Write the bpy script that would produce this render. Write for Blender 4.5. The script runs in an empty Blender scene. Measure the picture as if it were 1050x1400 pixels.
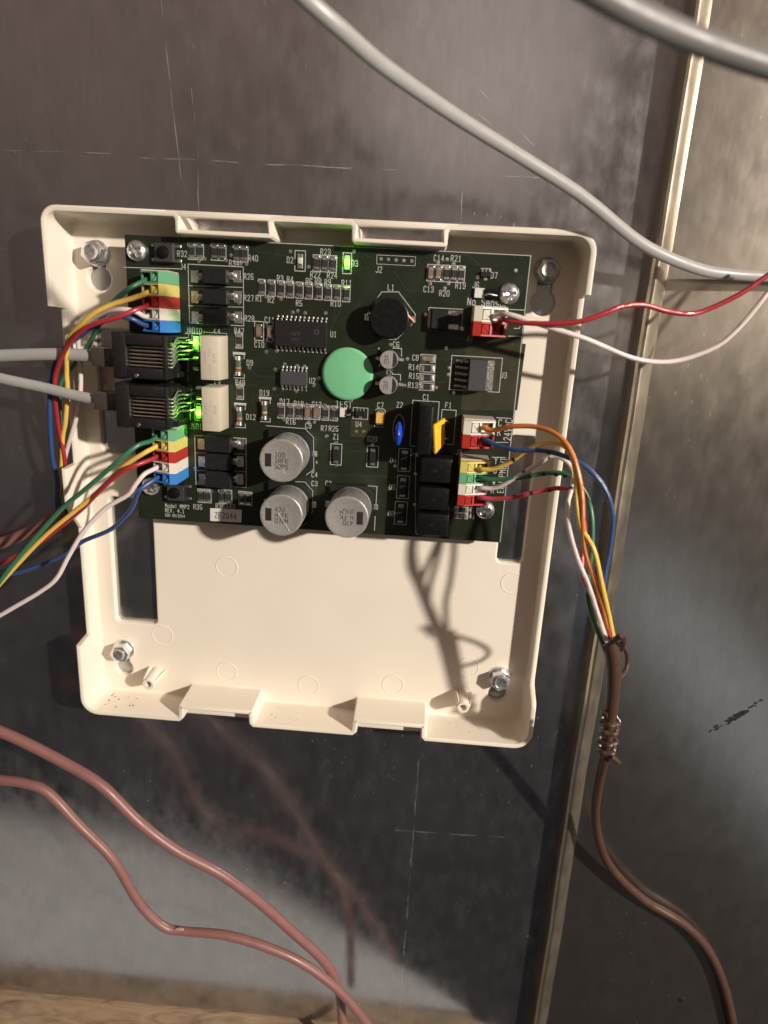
import bpy, bmesh, math, random
from mathutils import Vector, Matrix, Euler
from mathutils.geometry import tessellate_polygon
random.seed(7)
S = 0.001                                   # everything below is written in millimetres
R2W = Matrix.Rotation(math.radians(90), 4, 'X')   # local: sheet metal in XY, +Z out of it  ->  world: upright wall
scene = bpy.context.scene
COL = scene.collection

# ------------------------------------------------------------------ camera
FPX, CPX, CPY = 894.9, 525.0, 700.0         # focal length in photo pixels, photo centre
CAM_ROT = (-0.2752, 0.0575, 0.053)
CAM_POS = Vector((84.83, -20.43, 192.37))
cam_m = Euler(CAM_ROT, 'XYZ').to_matrix()
cd = bpy.data.cameras.new('camera'); cam = bpy.data.objects.new('camera', cd); COL.objects.link(cam)
cd.sensor_fit = 'VERTICAL'; cd.sensor_height = 7.3; cd.sensor_width = 5.5
cd.lens = FPX / 1400.0 * 7.3
cd.clip_start = 0.005; cd.clip_end = 20
cd.dof.use_dof = True; cd.dof.focus_distance = 0.2; cd.dof.aperture_fstop = cd.lens / 2.0
cam.matrix_world = R2W @ (Matrix.Translation(CAM_POS * S) @ cam_m.to_4x4())
scene.camera = cam

# ------------------------------------------------------------------ light of the room
W = bpy.data.worlds.new('World'); scene.world = W; W.use_nodes = True
wn = W.node_tree; bg = wn.nodes['Background']
wtc = wn.nodes.new('ShaderNodeTexCoord'); wno = wn.nodes.new('ShaderNodeTexNoise'); wr = wn.nodes.new('ShaderNodeValToRGB')
wno.inputs['Scale'].default_value = 3.4; wno.inputs['Detail'].default_value = 2.5
wr.color_ramp.elements[0].position = 0.30; wr.color_ramp.elements[0].color = (0.25, 0.25, 0.27, 1)
wr.color_ramp.elements[1].position = 0.72; wr.color_ramp.elements[1].color = (2.0, 1.75, 1.6, 1)
wmp = wn.nodes.new('ShaderNodeMapping'); wmp.inputs['Scale'].default_value = (2.2, 2.2, 0.55); wmp.inputs['Location'].default_value = (0.3, 0.7, 0.0)   # upright bands standing in for studs, put in for the sheet's reflections
wn.links.new(wtc.outputs['Generated'], wmp.inputs['Vector']); wn.links.new(wmp.outputs['Vector'], wno.inputs['Vector']); wn.links.new(wno.outputs['Fac'], wr.inputs['Fac'])
wsep = wn.nodes.new('ShaderNodeSeparateXYZ'); wel = wn.nodes.new('ShaderNodeMapRange'); wg = wn.nodes.new('ShaderNodeValToRGB'); wm = wn.nodes.new('ShaderNodeMix')
wel.inputs['From Min'].default_value = -0.75; wel.inputs['From Max'].default_value = 0.6
wn.links.new(wtc.outputs['Generated'], wsep.inputs['Vector']); wn.links.new(wsep.outputs['Z'], wel.inputs['Value']); wn.links.new(wel.outputs['Result'], wg.inputs['Fac'])
g = wg.color_ramp; g.elements[0].position = 0.0; g.elements[0].color = (0.018, 0.019, 0.022, 1)      # backdrop made dark below so the lower sheet reflects dark
g.elements[1].position = 1.0; g.elements[1].color = (0.25, 0.188, 0.158, 1)                          # backdrop made warm and bright above for brown reflections in the sheet
e = g.elements.new(0.35); e.color = (0.036, 0.036, 0.039, 1); e = g.elements.new(0.62); e.color = (0.125, 0.102, 0.090, 1)
wm.data_type = 'RGBA'; wm.blend_type = 'MULTIPLY'; wm.inputs['Factor'].default_value = 1.0
wn.links.new(wg.outputs['Color'], wm.inputs['A']); wn.links.new(wr.outputs['Color'], wm.inputs['B'])
wn.links.new(wm.outputs['Result'], bg.inputs['Color']); bg.inputs['Strength'].default_value = 1.0

def lamp(name, kind, pos, target, power, color, size):
    ld = bpy.data.lights.new(name, kind); ld.energy = power; ld.color = color
    o = bpy.data.objects.new(name, ld); COL.objects.link(o)
    p, t = Vector(pos) * S, Vector(target) * S
    if kind == 'AREA':
        ld.shape = 'RECTANGLE' if isinstance(size, tuple) else 'DISK'; ld.size = (size[0] if isinstance(size, tuple) else size) * S
        if isinstance(size, tuple): ld.size_y = size[1] * S
    else:
        ld.shadow_soft_size = size * S
    m = (t - p).to_track_quat('-Z', 'Y').to_matrix().to_4x4(); m.translation = p
    o.matrix_world = R2W @ m
    return o
lamp('work_lamp', 'POINT', (55 + 1.2 * 1000, -75 + 0.48 * 1000, 1000), (55, -75, 0), 164.0, (1.0, 0.905, 0.80), 30)
lamp('added_top_light', 'AREA', (150, 420, 1100), (80, 0, 0), 0.19, (1.0, 0.88, 0.80), 420)  # added area light for a soft highlight on the upper sheet
lamp('added_warm_light', 'AREA', (640, 60, 700), (150, -60, 0), 0.17, (1.0, 0.84, 0.62), (150, 700))  # added warm light: sheen on the right sheet and soft fill
lamp('added_cool_light', 'AREA', (620, -560, 700), (180, -130, 0), 0.13, (0.76, 0.87, 1.0), (130, 620))  # added cool light for the bluish sheen low on the right sheet

vs = scene.view_settings
vs.view_transform = 'Standard'; vs.look = 'None'; vs.exposure = 0.0; vs.gamma = 1.0; vs.use_curve_mapping = False

# ------------------------------------------------------------------ helpers
def P(px, py, z=0.0):
    """the point at height z (mm above the circuit board's top) seen at photo pixel (px, py)"""
    d = cam_m @ Vector(((px - CPX) / FPX, -(py - CPY) / FPX, -1.0))
    return CAM_POS + d * ((z - CAM_POS.z) / d.z)

MATS = {}
def nodes(name):
    m = bpy.data.materials.new(name); m.use_nodes = True; MATS[name] = m
    return m, m.node_tree, m.node_tree.nodes['Principled BSDF']

def mat(name, col, rough=0.45, metal=0.0, var=0.08, scale=900.0, bump=0.0, bscale=None, rvar=0.08, trans=0.0, coat=0.0, emit=None, estr=0.0, spec=0.5, stretch=None):
    m, nt, b = nodes(name)
    tc = nt.nodes.new('ShaderNodeTexCoord'); src = tc.outputs['Object']
    if stretch:
        mp = nt.nodes.new('ShaderNodeMapping'); mp.inputs['Scale'].default_value = stretch
        nt.links.new(src, mp.inputs['Vector']); src = mp.outputs['Vector']
    no = nt.nodes.new('ShaderNodeTexNoise'); no.inputs['Scale'].default_value = scale; no.inputs['Detail'].default_value = 4
    nt.links.new(src, no.inputs['Vector'])
    mx = nt.nodes.new('ShaderNodeMix'); mx.data_type = 'RGBA'
    mx.inputs['A'].default_value = tuple(max(0, c * (1 - var)) for c in col) + (1,)
    mx.inputs['B'].default_value = tuple(min(1, c * (1 + var)) for c in col) + (1,)
    nt.links.new(no.outputs['Fac'], mx.inputs['Factor']); nt.links.new(mx.outputs['Result'], b.inputs['Base Color'])
    mr = nt.nodes.new('ShaderNodeMapRange')
    mr.inputs['From Min'].default_value = 0.3; mr.inputs['From Max'].default_value = 0.7
    mr.inputs['To Min'].default_value = max(0.03, rough - rvar); mr.inputs['To Max'].default_value = min(1, rough + rvar)
    nt.links.new(no.outputs['Fac'], mr.inputs['Value']); nt.links.new(mr.outputs['Result'], b.inputs['Roughness'])
    b.inputs['Metallic'].default_value = metal; b.inputs['Transmission Weight'].default_value = trans
    b.inputs['Coat Weight'].default_value = coat; b.inputs['Specular IOR Level'].default_value = spec
    if emit:
        b.inputs['Emission Color'].default_value = tuple(emit) + (1,); b.inputs['Emission Strength'].default_value = estr
    if bump:
        n2 = nt.nodes.new('ShaderNodeTexNoise'); n2.inputs['Scale'].default_value = bscale or scale * 2; n2.inputs['Detail'].default_value = 3
        nt.links.new(src, n2.inputs['Vector'])
        bn = nt.nodes.new('ShaderNodeBump'); bn.inputs['Strength'].default_value = bump; bn.inputs['Distance'].default_value = 0.0002
        nt.links.new(n2.outputs['Fac'], bn.inputs['Height']); nt.links.new(bn.outputs['Normal'], b.inputs['Normal'])
    return m

ABS = {}                                     # absolute origin (mm) of every object built
def link(o, name, parent, origin):
    COL.objects.link(o); origin = Vector(origin); ABS[o.name] = origin
    if parent is not None:
        o.parent = parent; o.location = (origin - ABS[parent.name]) * S
    else:
        o.location = origin * S
    return o
def tag(o, label, cat, group=None):
    o['label'] = label; o['category'] = cat
    if group: o['group'] = group
    return o
def thing(name, label, cat, origin, group=None):
    o = bpy.data.objects.new(name, None); o.empty_display_size = 0.005
    return tag(link(o, name, None, origin), label, cat, group)

class MB:
    """collects geometry in absolute mm, then links it as ONE mesh object"""
    def __init__(s): s.bm = bmesh.new(); s.mi = 0
    def face(s, vs_, smooth=False):
        try:
            f = s.bm.faces.new(vs_); f.material_index = s.mi; f.smooth = smooth; return f
        except ValueError: return None
    def hexa(s, c):                          # 8 corners: bottom loop ccw, top loop ccw
        v = [s.bm.verts.new(p) for p in c]
        for q in ((3, 2, 1, 0), (4, 5, 6, 7), (0, 1, 5, 4), (1, 2, 6, 5), (2, 3, 7, 6), (3, 0, 4, 7)): s.face([v[i] for i in q])
        return s
    def box(s, x0, x1, y0, y1, z0, z1, top=None):
        if x0 > x1: x0, x1 = x1, x0
        if y0 > y1: y0, y1 = y1, y0
        t = top or 0
        return s.hexa([(x0, y0, z0), (x1, y0, z0), (x1, y1, z0), (x0, y1, z0),
                       (x0 + t, y0 + t, z1), (x1 - t, y0 + t, z1), (x1 - t, y1 - t, z1), (x0 + t, y1 - t, z1)])
    def prism(s, pts, z0, z1):               # convex or simple polygon, ccw
        lo = [s.bm.verts.new((x, y, z0)) for x, y in pts]; hi = [s.bm.verts.new((x, y, z1)) for x, y in pts]
        s.face(list(reversed(lo))); s.face(hi)
        for i in range(len(pts)):
            j = (i + 1) % len(pts); s.face([lo[i], lo[j], hi[j], hi[i]])
        return s
    def lathe(s, cx, cy, prof, n=32, cap=True):   # prof: (r, z) from bottom outwards to top
        rings = []
        for r, z in prof:
            rings.append([s.bm.verts.new((cx + r * math.cos(2 * math.pi * k / n), cy + r * math.sin(2 * math.pi * k / n), z)) for k in range(n)])
        for a, b in zip(rings, rings[1:]):
            for k in range(n): s.face([a[k], a[(k + 1) % n], b[(k + 1) % n], b[k]], True)
        if cap:
            s.face(list(reversed(rings[0]))); s.face(rings[-1])
        return s
    def tube(s, pts, rad, n=12, flat=None, res=6, caps=True):   # catmull-rom through pts; rad a number or one per point
        rr = rad if isinstance(rad, (list, tuple)) else [rad] * len(pts)
        pp = [Vector(p) for p in pts]; path = []
        for i in range(len(pp) - 1):
            p0, p1, p2, p3 = pp[max(i - 1, 0)], pp[i], pp[i + 1], pp[min(i + 2, len(pp) - 1)]
            for k in range(res):
                t = k / res
                q = 0.5 * ((2 * p1) + (p2 - p0) * t + (2 * p0 - 5 * p1 + 4 * p2 - p3) * t * t + (3 * p1 - p0 - 3 * p2 + p3) * t ** 3)
                path.append((q, rr[i] + (rr[i + 1] - rr[i]) * t))
        path.append((pp[-1], rr[-1]))
        up = Vector((0, 0, 1)); rings = []
        for i, (q, r) in enumerate(path):
            d = (path[min(i + 1, len(path) - 1)][0] - path[max(i - 1, 0)][0]).normalized()
            up2 = up - d * up.dot(d)
            if up2.length < 0.05: up2 = Vector((0, 1, 0)) - d * d.y
            up2.normalize(); sd = d.cross(up2); up = up2 if not flat else Vector((0, 0, 1))
            fz = flat if flat else 1.0
            rings.append([s.bm.verts.new(q + sd * (r * math.cos(2 * math.pi * k / n)) + up2 * (r * fz * math.sin(2 * math.pi * k / n))) for k in range(n)])
        for a, b in zip(rings, rings[1:]):
            for k in range(n): s.face([a[k], b[k], b[(k + 1) % n], a[(k + 1) % n]], True)
        if caps:
            s.face(rings[0]); s.face(list(reversed(rings[-1])))
        return s
    def ribbon(s, pts, w, z, closed=False):  # flat printed line
        n = len(pts)
        for i in range(n if closed else n - 1):
            a, b = Vector(pts[i][:2]), Vector(pts[(i + 1) % n][:2]); d = (b - a)
            if d.length < 1e-6: continue
            d.normalize(); e = d * (w * 0.5); k = Vector((-d.y, d.x)) * (w * 0.5)
            zz = z + 0.002 * (i % 4)
            s.face([s.bm.verts.new((q.x, q.y, zz)) for q in (a - e - k, b + e - k, b + e + k, a - e + k)])
        return s
    def build(s, name, m, parent=None, origin=None, bev=0.0, seg=1, ang=30):
        bm = s.bm
        if bev:
            bm.normal_update()
            ed = [e for e in bm.edges if len(e.link_faces) == 2 and e.calc_face_angle(0) > math.radians(40)]
            bmesh.ops.bevel(bm, geom=ed, offset=bev, segments=seg, profile=0.5, affect='EDGES', clamp_overlap=True)
            for f in bm.faces: f.smooth = True
        if origin is None:
            xs = [v.co for v in bm.verts]
            lo = Vector([min(c[i] for c in xs) for i in range(3)]); hi = Vector([max(c[i] for c in xs) for i in range(3)])
            origin = Vector(((lo.x + hi.x) / 2, (lo.y + hi.y) / 2, lo.z))
        origin = Vector(origin)
        for v in bm.verts: v.co = (v.co - origin) * S
        bmesh.ops.recalc_face_normals(bm, faces=bm.faces) if bev or getattr(s, 'fix', False) else None
        me = bpy.data.meshes.new(name); bm.to_mesh(me); bm.free()
        for x in (m if isinstance(m, (list, tuple)) else [m]): me.materials.append(x)
        try: me.set_sharp_from_angle(angle=math.radians(ang))
        except Exception: pass
        return link(bpy.data.objects.new(name, me), name, parent, origin)
def place(me, name, parent, origin, rz=0.0):
    o = link(bpy.data.objects.new(name, me), name, parent, origin); o.rotation_euler = (0, 0, rz); return o

def rounded(x0, x1, y0, y1, r, n=5):         # ccw rounded rectangle
    out = []
    for cx, cy, a in ((x1 - r, y1 - r, 0), (x0 + r, y1 - r, 90), (x0 + r, y0 + r, 180), (x1 - r, y0 + r, 270)):
        for k in range(n + 1):
            t = math.radians(a + 90 * k / n); out.append((cx + r * math.cos(t), cy + r * math.sin(t)))
    return out
def offset_poly(pts, d):                     # ccw polygon grown by d
    out = []; n = len(pts)
    for i in range(n):
        a, b, c = Vector(pts[i - 1]), Vector(pts[i]), Vector(pts[(i + 1) % n])
        e1, e2 = (b - a), (c - b)
        if e1.length < 1e-9 or e2.length < 1e-9: out.append(tuple(b)); continue
        e1.normalize(); e2.normalize()
        n1, n2 = Vector((e1.y, -e1.x)), Vector((e2.y, -e2.x)); m = n1 + n2
        if m.length < 1e-6: m = n1
        m.normalize(); out.append(tuple(b + m * (d / max(0.4, m.dot(n1)))))
    return out
def plate(mb, outer, holes, z0, z1, ch=0.5):
    """flat plate with holes; every hole has a rounded upper lip. outer and holes ccw"""
    def loop(pts, z): return [mb.bm.verts.new((x, y, z)) for x, y in pts]
    tops = [outer] + [list(reversed(offset_poly(h, ch))) for h in holes]
    bots = [outer] + [list(reversed(h)) for h in holes]
    for polys, z, up in ((tops, z1, True), (bots, z0, False)):
        vv = [v for q in polys for v in loop(q, z)]
        for t in tessellate_polygon([[Vector((x, y, 0)) for x, y in q] for q in polys]):
            a, b, c = (vv[i].co for i in t)
            ccw = (b - a).cross(c - a).z > 0
            mb.face([vv[i] for i in (t if ccw == up else reversed(t))])
    for h in holes:
        rows = [loop(h, z0), loop(h, z1 - ch), loop(offset_poly(h, ch * 0.3), z1 - ch * 0.3), loop(offset_poly(h, ch), z1)]
        for a, b in zip(rows, rows[1:]):
            for i in range(len(h)):
                j = (i + 1) % len(h); mb.face([a[j], a[i], b[i], b[j]], True)
    lo, hi = loop(outer, z0), loop(outer, z1)
    for i in range(len(outer)):
        j = (i + 1) % len(outer); mb.face([lo[i], lo[j], hi[j], hi[i]])

# stroke lettering, like the plotted legend of a circuit board
GL = {'A': '0004264440|0242', 'B': '00063645443303|3342413000', 'C': '4536160501103041', 'D': '0006364541300', 'E': '46060040|0333', 'F': '460600|0333',
      'G': '45361605011030414323', 'H': '0006|4046|0343', 'I': '2026|1030|1636', 'J': '4641301001', 'K': '0006|4603|0340', 'L': '060040', 'M': '0006234640',
      'N': '00064046', 'O': '100105163645413010', 'P': '00063645443303', 'Q': '100105163645413010|2240', 'R': '00063645443303|2340', 'S': '453616050413334241301001',
      'T': '0646|2026', 'U': '060110304146', 'V': '062046', 'W': '0610233046', 'X': '0640|0046', 'Y': '0623|4623|2320', 'Z': '06460040',
      '0': '100105163645413010', '1': '152620|1030', '2': '05163645440040', '3': '051636454433424130100 1|1333', '4': '30360242', '5': '460603334241301001',
      '6': '45361605011030414233 03', '7': '064620', '8': '133344453616050413020110304142 33', '9': '011030414536160504133344', '.': '2021', '/': '0046', '+': '2125|0343',
      '-': '0343', 'o': '100103143443413010', 'd': '100103143443413010|4046', 'e': '02424334140301103041', 'l': '2620', 'n': '0004|0314344340',
      's': '443414031232413000', 'r': '0004|031434', ' ': ''}
GL['D'] = '00063645413000'
def text(mb, s, x, y, h, z, rot=0.0, w=None, anchor='c', wide=0.62):
    u = h / 6.0; adv = 4 * u * wide + 1.6 * u; lw = w or h * 0.115
    tot = adv * len(s) - 1.6 * u
    x0 = {'c': -tot / 2, 'l': 0, 'r': -tot}[anchor]; c, sn = math.cos(rot), math.sin(rot)
    for k, ch in enumerate(s):
        for st in GL.get(ch, '').replace(' ', '').split('|'):
            pts = []
            for i in range(0, len(st) - 1, 2):
                a = x0 + k * adv + int(st[i]) * u * wide; b = int(st[i + 1]) * u - h / 2
                pts.append((x + a * c - b * sn, y + a * sn + b * c))
            if len(pts) > 1: mb.ribbon(pts, lw, z)

def worn_print(mb, n, x, y, h, z, rot=0.0):
    '''a line of print too small and worn to read: n short uneven strokes'''
    rs = random.Random(int(abs(x * 37 + y * 91))); c, sn = math.cos(rot), math.sin(rot); T = lambda a, b: (x + a * c - b * sn, y + a * sn + b * c)
    for k in range(n):
        a = (k - (n - 1) / 2) * h * .62; b = h * rs.uniform(.28, .5); e = rs.uniform(-.12, .12) * h
        mb.ribbon([T(a, -b), T(a + e, b)], h * .16, z)
        if rs.random() < .6: q = rs.uniform(-.4, .4) * h; mb.ribbon([T(a - h * .15, q), T(a + h * .18, q)], h * .13, z + .01)

# ------------------------------------------------------------------ materials
M = lambda *a, **k: mat(*a, **k)
cream = M('cream_plastic', (0.75, 0.685, 0.58), 0.42, var=0.05, scale=45, bump=0.07, bscale=2500, rvar=0.10)
solder = M('tinned_metal', (0.70, 0.69, 0.66), 0.36, 1.0, var=0.15, scale=1500, bump=0.3, bscale=1500)
zinc = M('zinc_plated_steel', (0.80, 0.81, 0.82), 0.30, 0.95, var=0.12, scale=700, bump=0.25, bscale=900)
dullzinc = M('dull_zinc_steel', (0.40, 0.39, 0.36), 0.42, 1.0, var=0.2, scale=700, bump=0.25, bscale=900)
pcb = M('green_solder_mask', (0.015, 0.020, 0.011), 0.33, var=0.18, scale=160, bump=0.08, bscale=1200, spec=0.45)
pour = M('mask_over_copper', (0.034, 0.034, 0.018), 0.36, var=0.12, scale=200, bump=0.08, bscale=1200)
trace = M('mask_over_trace', (0.021, 0.032, 0.019), 0.34, var=0.1, scale=400)
silk = M('white_legend_ink', (0.40, 0.41, 0.385), 0.6, var=0.2, scale=1500)
edgem = M('bare_board_edge', (0.23, 0.20, 0.11), 0.7, var=0.2, scale=600)
black = M('black_moulded_plastic', (0.006, 0.006, 0.006), 0.40, var=0.2, scale=900, spec=0.22, bump=0.04, bscale=3500)
black2 = M('matt_black_epoxy', (0.010, 0.010, 0.011), 0.55, spec=0.3, var=0.2, scale=900, bump=0.15, bscale=4000)
jackm = M('black_jack_plastic', (0.013, 0.012, 0.012), 0.36, var=0.2, scale=700, bump=0.10, bscale=3000)
alum = M('brushed_can_aluminium', (0.62, 0.61, 0.59), 0.40, 0.8, var=0.10, scale=900, bump=0.20, bscale=2600)
cantop = M('aluminium_can_top', (0.37, 0.355, 0.335), 0.55, 0.5, var=0.10, scale=1100, bump=0.3, bscale=2200)
blackink = M('black_print', (0.018, 0.015, 0.014), 0.6)
greyink = M('grey_print', (0.045, 0.038, 0.033), 0.7, var=0.3, scale=3000)
relaym = M('beige_relay_plastic', (0.55, 0.49, 0.38), 0.5, var=0.04, scale=500)
dotm = M('green_paper_sticker', (0.15, 0.46, 0.235), 0.62, var=0.05, scale=500, bump=0.05)
whitem = M('white_paper_label', (0.62, 0.60, 0.56), 0.6, var=0.04)
icm = M('charcoal_chip_epoxy', (0.013, 0.013, 0.014), 0.5, spec=0.3, var=0.15, scale=1500, bump=0.12, bscale=4500)
u3m = M('grey_regulator_epoxy', (0.045, 0.046, 0.052), 0.55, var=0.1, scale=1500, bump=0.12, bscale=4500)
chipm = M('chip_resistor_body', (0.026, 0.026, 0.028), 0.4, var=0.2, scale=1500)
capm = M('brown_ceramic', (0.20, 0.13, 0.08), 0.5, var=0.1)
tanm = M('tantalum_yellow', (0.72, 0.40, 0.09), 0.45, var=0.08)
bluem = M('blue_disc_coating', (0.012, 0.06, 0.52), 0.25, var=0.1, coat=0.4)
yelm = M('yellow_fuse_coating', (0.78, 0.45, 0.03), 0.4, var=0.08, bump=0.2, bscale=900)
glassm = M('diode_glass', (0.10, 0.10, 0.09), 0.12, var=0.2)
bandg = M('diode_band_green', (0.03, 0.13, 0.09), 0.3); bando = M('diode_band_orange', (0.45, 0.16, 0.05), 0.3); bandy = M('diode_band_yellow', (0.5, 0.4, 0.06), 0.3)
ledoff = M('led_lens', (0.55, 0.48, 0.38), 0.3, var=0.05)
ledon = M('lit_green_led', (0.2, 0.8, 0.1), 0.3, emit=(0.16, 1.0, 0.03), estr=9.0)
contact = M('plated_contact', (0.80, 0.72, 0.60), 0.34, 1.0, var=0.2)
plugm = M('shaded_plug_plastic', (0.06, 0.05, 0.043), 0.2, var=0.1, coat=0.3)  # clear plug coloured dark: the shade on it is put into the colour
copper = M('copper', (0.62, 0.30, 0.17), 0.3, 1.0)
TB = {'green': M('terminal_green', (0.155, 0.40, 0.225), 0.42, var=0.05), 'yellow': M('terminal_yellow', (0.66, 0.56, 0.17), 0.42, var=0.05),
      'red': M('terminal_red', (0.42, 0.032, 0.026), 0.40, var=0.06), 'white': M('terminal_white', (0.70, 0.67, 0.58), 0.42, var=0.04),
      'blue': M('terminal_blue', (0.045, 0.22, 0.60), 0.40, var=0.06), 'cream': M('terminal_cream', (0.50, 0.46, 0.38), 0.45, var=0.05)}
holem = M('terminal_throat', (0.02, 0.018, 0.016), 0.6)
WI = {'green': M('green_insulation', (0.036, 0.15, 0.075), 0.34, var=0.08), 'yellow': M('yellow_insulation', (0.72, 0.475, 0.09), 0.34, var=0.06),
      'red': M('red_insulation', (0.34, 0.026, 0.034), 0.34, var=0.06), 'white': M('white_insulation', (0.66, 0.575, 0.555), 0.36, var=0.05),
      'blue': M('blue_insulation', (0.028, 0.068, 0.19), 0.34, var=0.08), 'orange': M('orange_insulation', (0.56, 0.185, 0.04), 0.34, var=0.06),
      'pinkred': M('pink_red_insulation', (0.52, 0.062, 0.095), 0.34, var=0.06), 'mark': M('dark_wire_marking', (0.015, 0.02, 0.02), 0.5)}
greyjk = M('grey_cable_jacket', (0.32, 0.315, 0.305), 0.40, var=0.04, scale=300)
greyjk_shade = M('shaded_grey_cable_jacket', (0.17, 0.165, 0.16), 0.42, var=0.04, scale=300)  # grey jacket darkened: shading of the near cable put into its colour
brownjk = M('brown_cable_jacket', (0.066, 0.034, 0.023), 0.36, var=0.10, scale=300, bump=0.1, bscale=600)
browncoil = M('dark_brown_strip', (0.070, 0.040, 0.030), 0.36, var=0.15, scale=500)
pinkjk = M('pink_cable_jacket', (0.20, 0.092, 0.083), 0.44, var=0.08, scale=260, bump=0.08, bscale=500)

def sheet_metal(name, tint, marks=(), metal=0.97, wave=0.35, rbase=0.17, speck=1.0, rv=1.0):
    """galvanised sheet: metal with spangle, vertical rolling grain, dirt specks and a few scratches"""
    m, nt, b = nodes(name); N = nt.nodes.new; L = nt.links.new
    tc = N('ShaderNodeTexCoord'); src = tc.outputs['Object']
    def noise(scale, sx=1, sy=1, detail=4, rough=0.5):
        mp = N('ShaderNodeMapping'); mp.inputs['Scale'].default_value = (sx, sy, 1); L(src, mp.inputs['Vector'])
        n = N('ShaderNodeTexNoise'); n.inputs['Scale'].default_value = scale; n.inputs['Detail'].default_value = detail; n.inputs['Roughness'].default_value = rough
        L(mp.outputs['Vector'], n.inputs['Vector']); return n.outputs['Fac']
    def rng(v, a, b_, c, d):
        r = N('ShaderNodeMapRange'); r.inputs['From Min'].default_value = a; r.inputs['From Max'].default_value = b_
        r.inputs['To Min'].default_value = c; r.inputs['To Max'].default_value = d; L(v, r.inputs['Value']); return r.outputs['Result']
    def math_(op, a, c=None):
        n = N('ShaderNodeMath'); n.operation = op; n.use_clamp = False
        for i, v in enumerate((a, c)):
            if v is None: continue
            if isinstance(v, (int, float)): n.inputs[i].default_value = v
            else: L(v, n.inputs[i])
        return n.outputs[0]
    big = noise(14, detail=3); spang = noise(160, 1.0, 0.6, 3); grain = noise(900, 1.0, 0.12, 3); fine = noise(1700, 1.0, 0.35, 2)
    # dirt and zinc grains: bright little spots
    vo = N('ShaderNodeTexVoronoi'); vo.inputs['Scale'].default_value = 800; vmp = N('ShaderNodeMapping'); vmp.inputs['Scale'].default_value = (1, .30, 1); L(src, vmp.inputs['Vector']); L(vmp.outputs['Vector'], vo.inputs['Vector'])
    sp = rng(vo.outputs['Distance'], 0.02, 0.22, 1, 0)
    sep = N('ShaderNodeSeparateColor'); L(vo.outputs['Color'], sep.inputs['Color'])
    pick = math_('GREATER_THAN', sep.outputs['Red'], 0.55); patch = math_('MULTIPLY', rng(noise(16, detail=3), 0.44, 0.64, 0.0, 0.55 * speck), rng(noise(420, detail=3), 0.44, 0.62, 0.0, 1.0))
    spots = math_('MULTIPLY', math_('MULTIPLY', sp, pick), patch)
    # scratches: distance to short straight segments (mm in, metres here)
    sx = N('ShaderNodeSeparateXYZ'); L(src, sx.inputs['Vector'])
    wob = math_('MULTIPLY', math_('SUBTRACT', noise(60, detail=2), 0.5), 0.0012)
    scr = None
    for (x0, y0, x1, y1, w) in marks:
        a = Vector((x0, y0)) * S; c = Vector((x1, y1)) * S; d = (c - a); ln = d.length; d /= ln
        u = math_('SUBTRACT', sx.outputs['X'], a.x); v = math_('SUBTRACT', sx.outputs['Y'], a.y)
        t = math_('ADD', math_('MULTIPLY', u, d.x), math_('MULTIPLY', v, d.y))
        p = math_('ADD', math_('ADD', math_('MULTIPLY', u, -d.y), math_('MULTIPLY', v, d.x)), wob)
        q = math_('MULTIPLY', math_('LESS_THAN', math_('ABSOLUTE', p), w * S * 0.38), math_('LESS_THAN', math_('ABSOLUTE', math_('SUBTRACT', t, ln / 2)), ln / 2))
        scr = q if scr is None else math_('MAXIMUM', scr, q)
    base = N('ShaderNodeValToRGB'); base.color_ramp.elements[0].position = 0.25; base.color_ramp.elements[1].position = 0.8
    base.color_ramp.elements[0].color = tuple(c * 0.78 for c in tint) + (1,); base.color_ramp.elements[1].color = tuple(tint) + (1,)
    mixv = math_('ADD', math_('MULTIPLY', spang, 0.65), math_('MULTIPLY', grain, 0.35)); L(mixv, base.inputs['Fac'])
    light = spots if scr is None else math_('MAXIMUM', spots, math_('MULTIPLY', scr, rng(noise(120, 1, 1, 3), 0.42, 0.62, 0.0, 0.5)))
    mx = N('ShaderNodeMix'); mx.data_type = 'RGBA'; L(light, mx.inputs['Factor']); L(base.outputs['Color'], mx.inputs['A'])
    mx.inputs['B'].default_value = (0.62, 0.60, 0.56, 1); L(mx.outputs['Result'], b.inputs['Base Color'])
    rg = math_('ADD', math_('ADD', rng(big, 0.3, 0.7, rbase, rbase + 0.06 * rv), math_('ADD', rng(spang, 0.3, 0.7, -0.03 * rv, 0.04 * rv), rng(noise(240, 1, .45, 5, .6), 0.35, 0.65, -0.03 * rv, 0.05 * rv))), math_('MULTIPLY', light, 0.35))
    L(rg, b.inputs['Roughness'])
    met = math_('SUBTRACT', metal, math_('MULTIPLY', light, 0.5)); L(met, b.inputs['Metallic'])
    h = math_('ADD', math_('MULTIPLY', noise(30, detail=2), wave), math_('ADD', math_('MULTIPLY', grain, 0.016), math_('MULTIPLY', fine, 0.008)))
    bn = N('ShaderNodeBump'); bn.inputs['Strength'].default_value = 0.35; bn.inputs['Distance'].default_value = 0.0006
    L(h, bn.inputs['Height']); L(bn.outputs['Normal'], b.inputs['Normal'])
    return m

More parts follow.
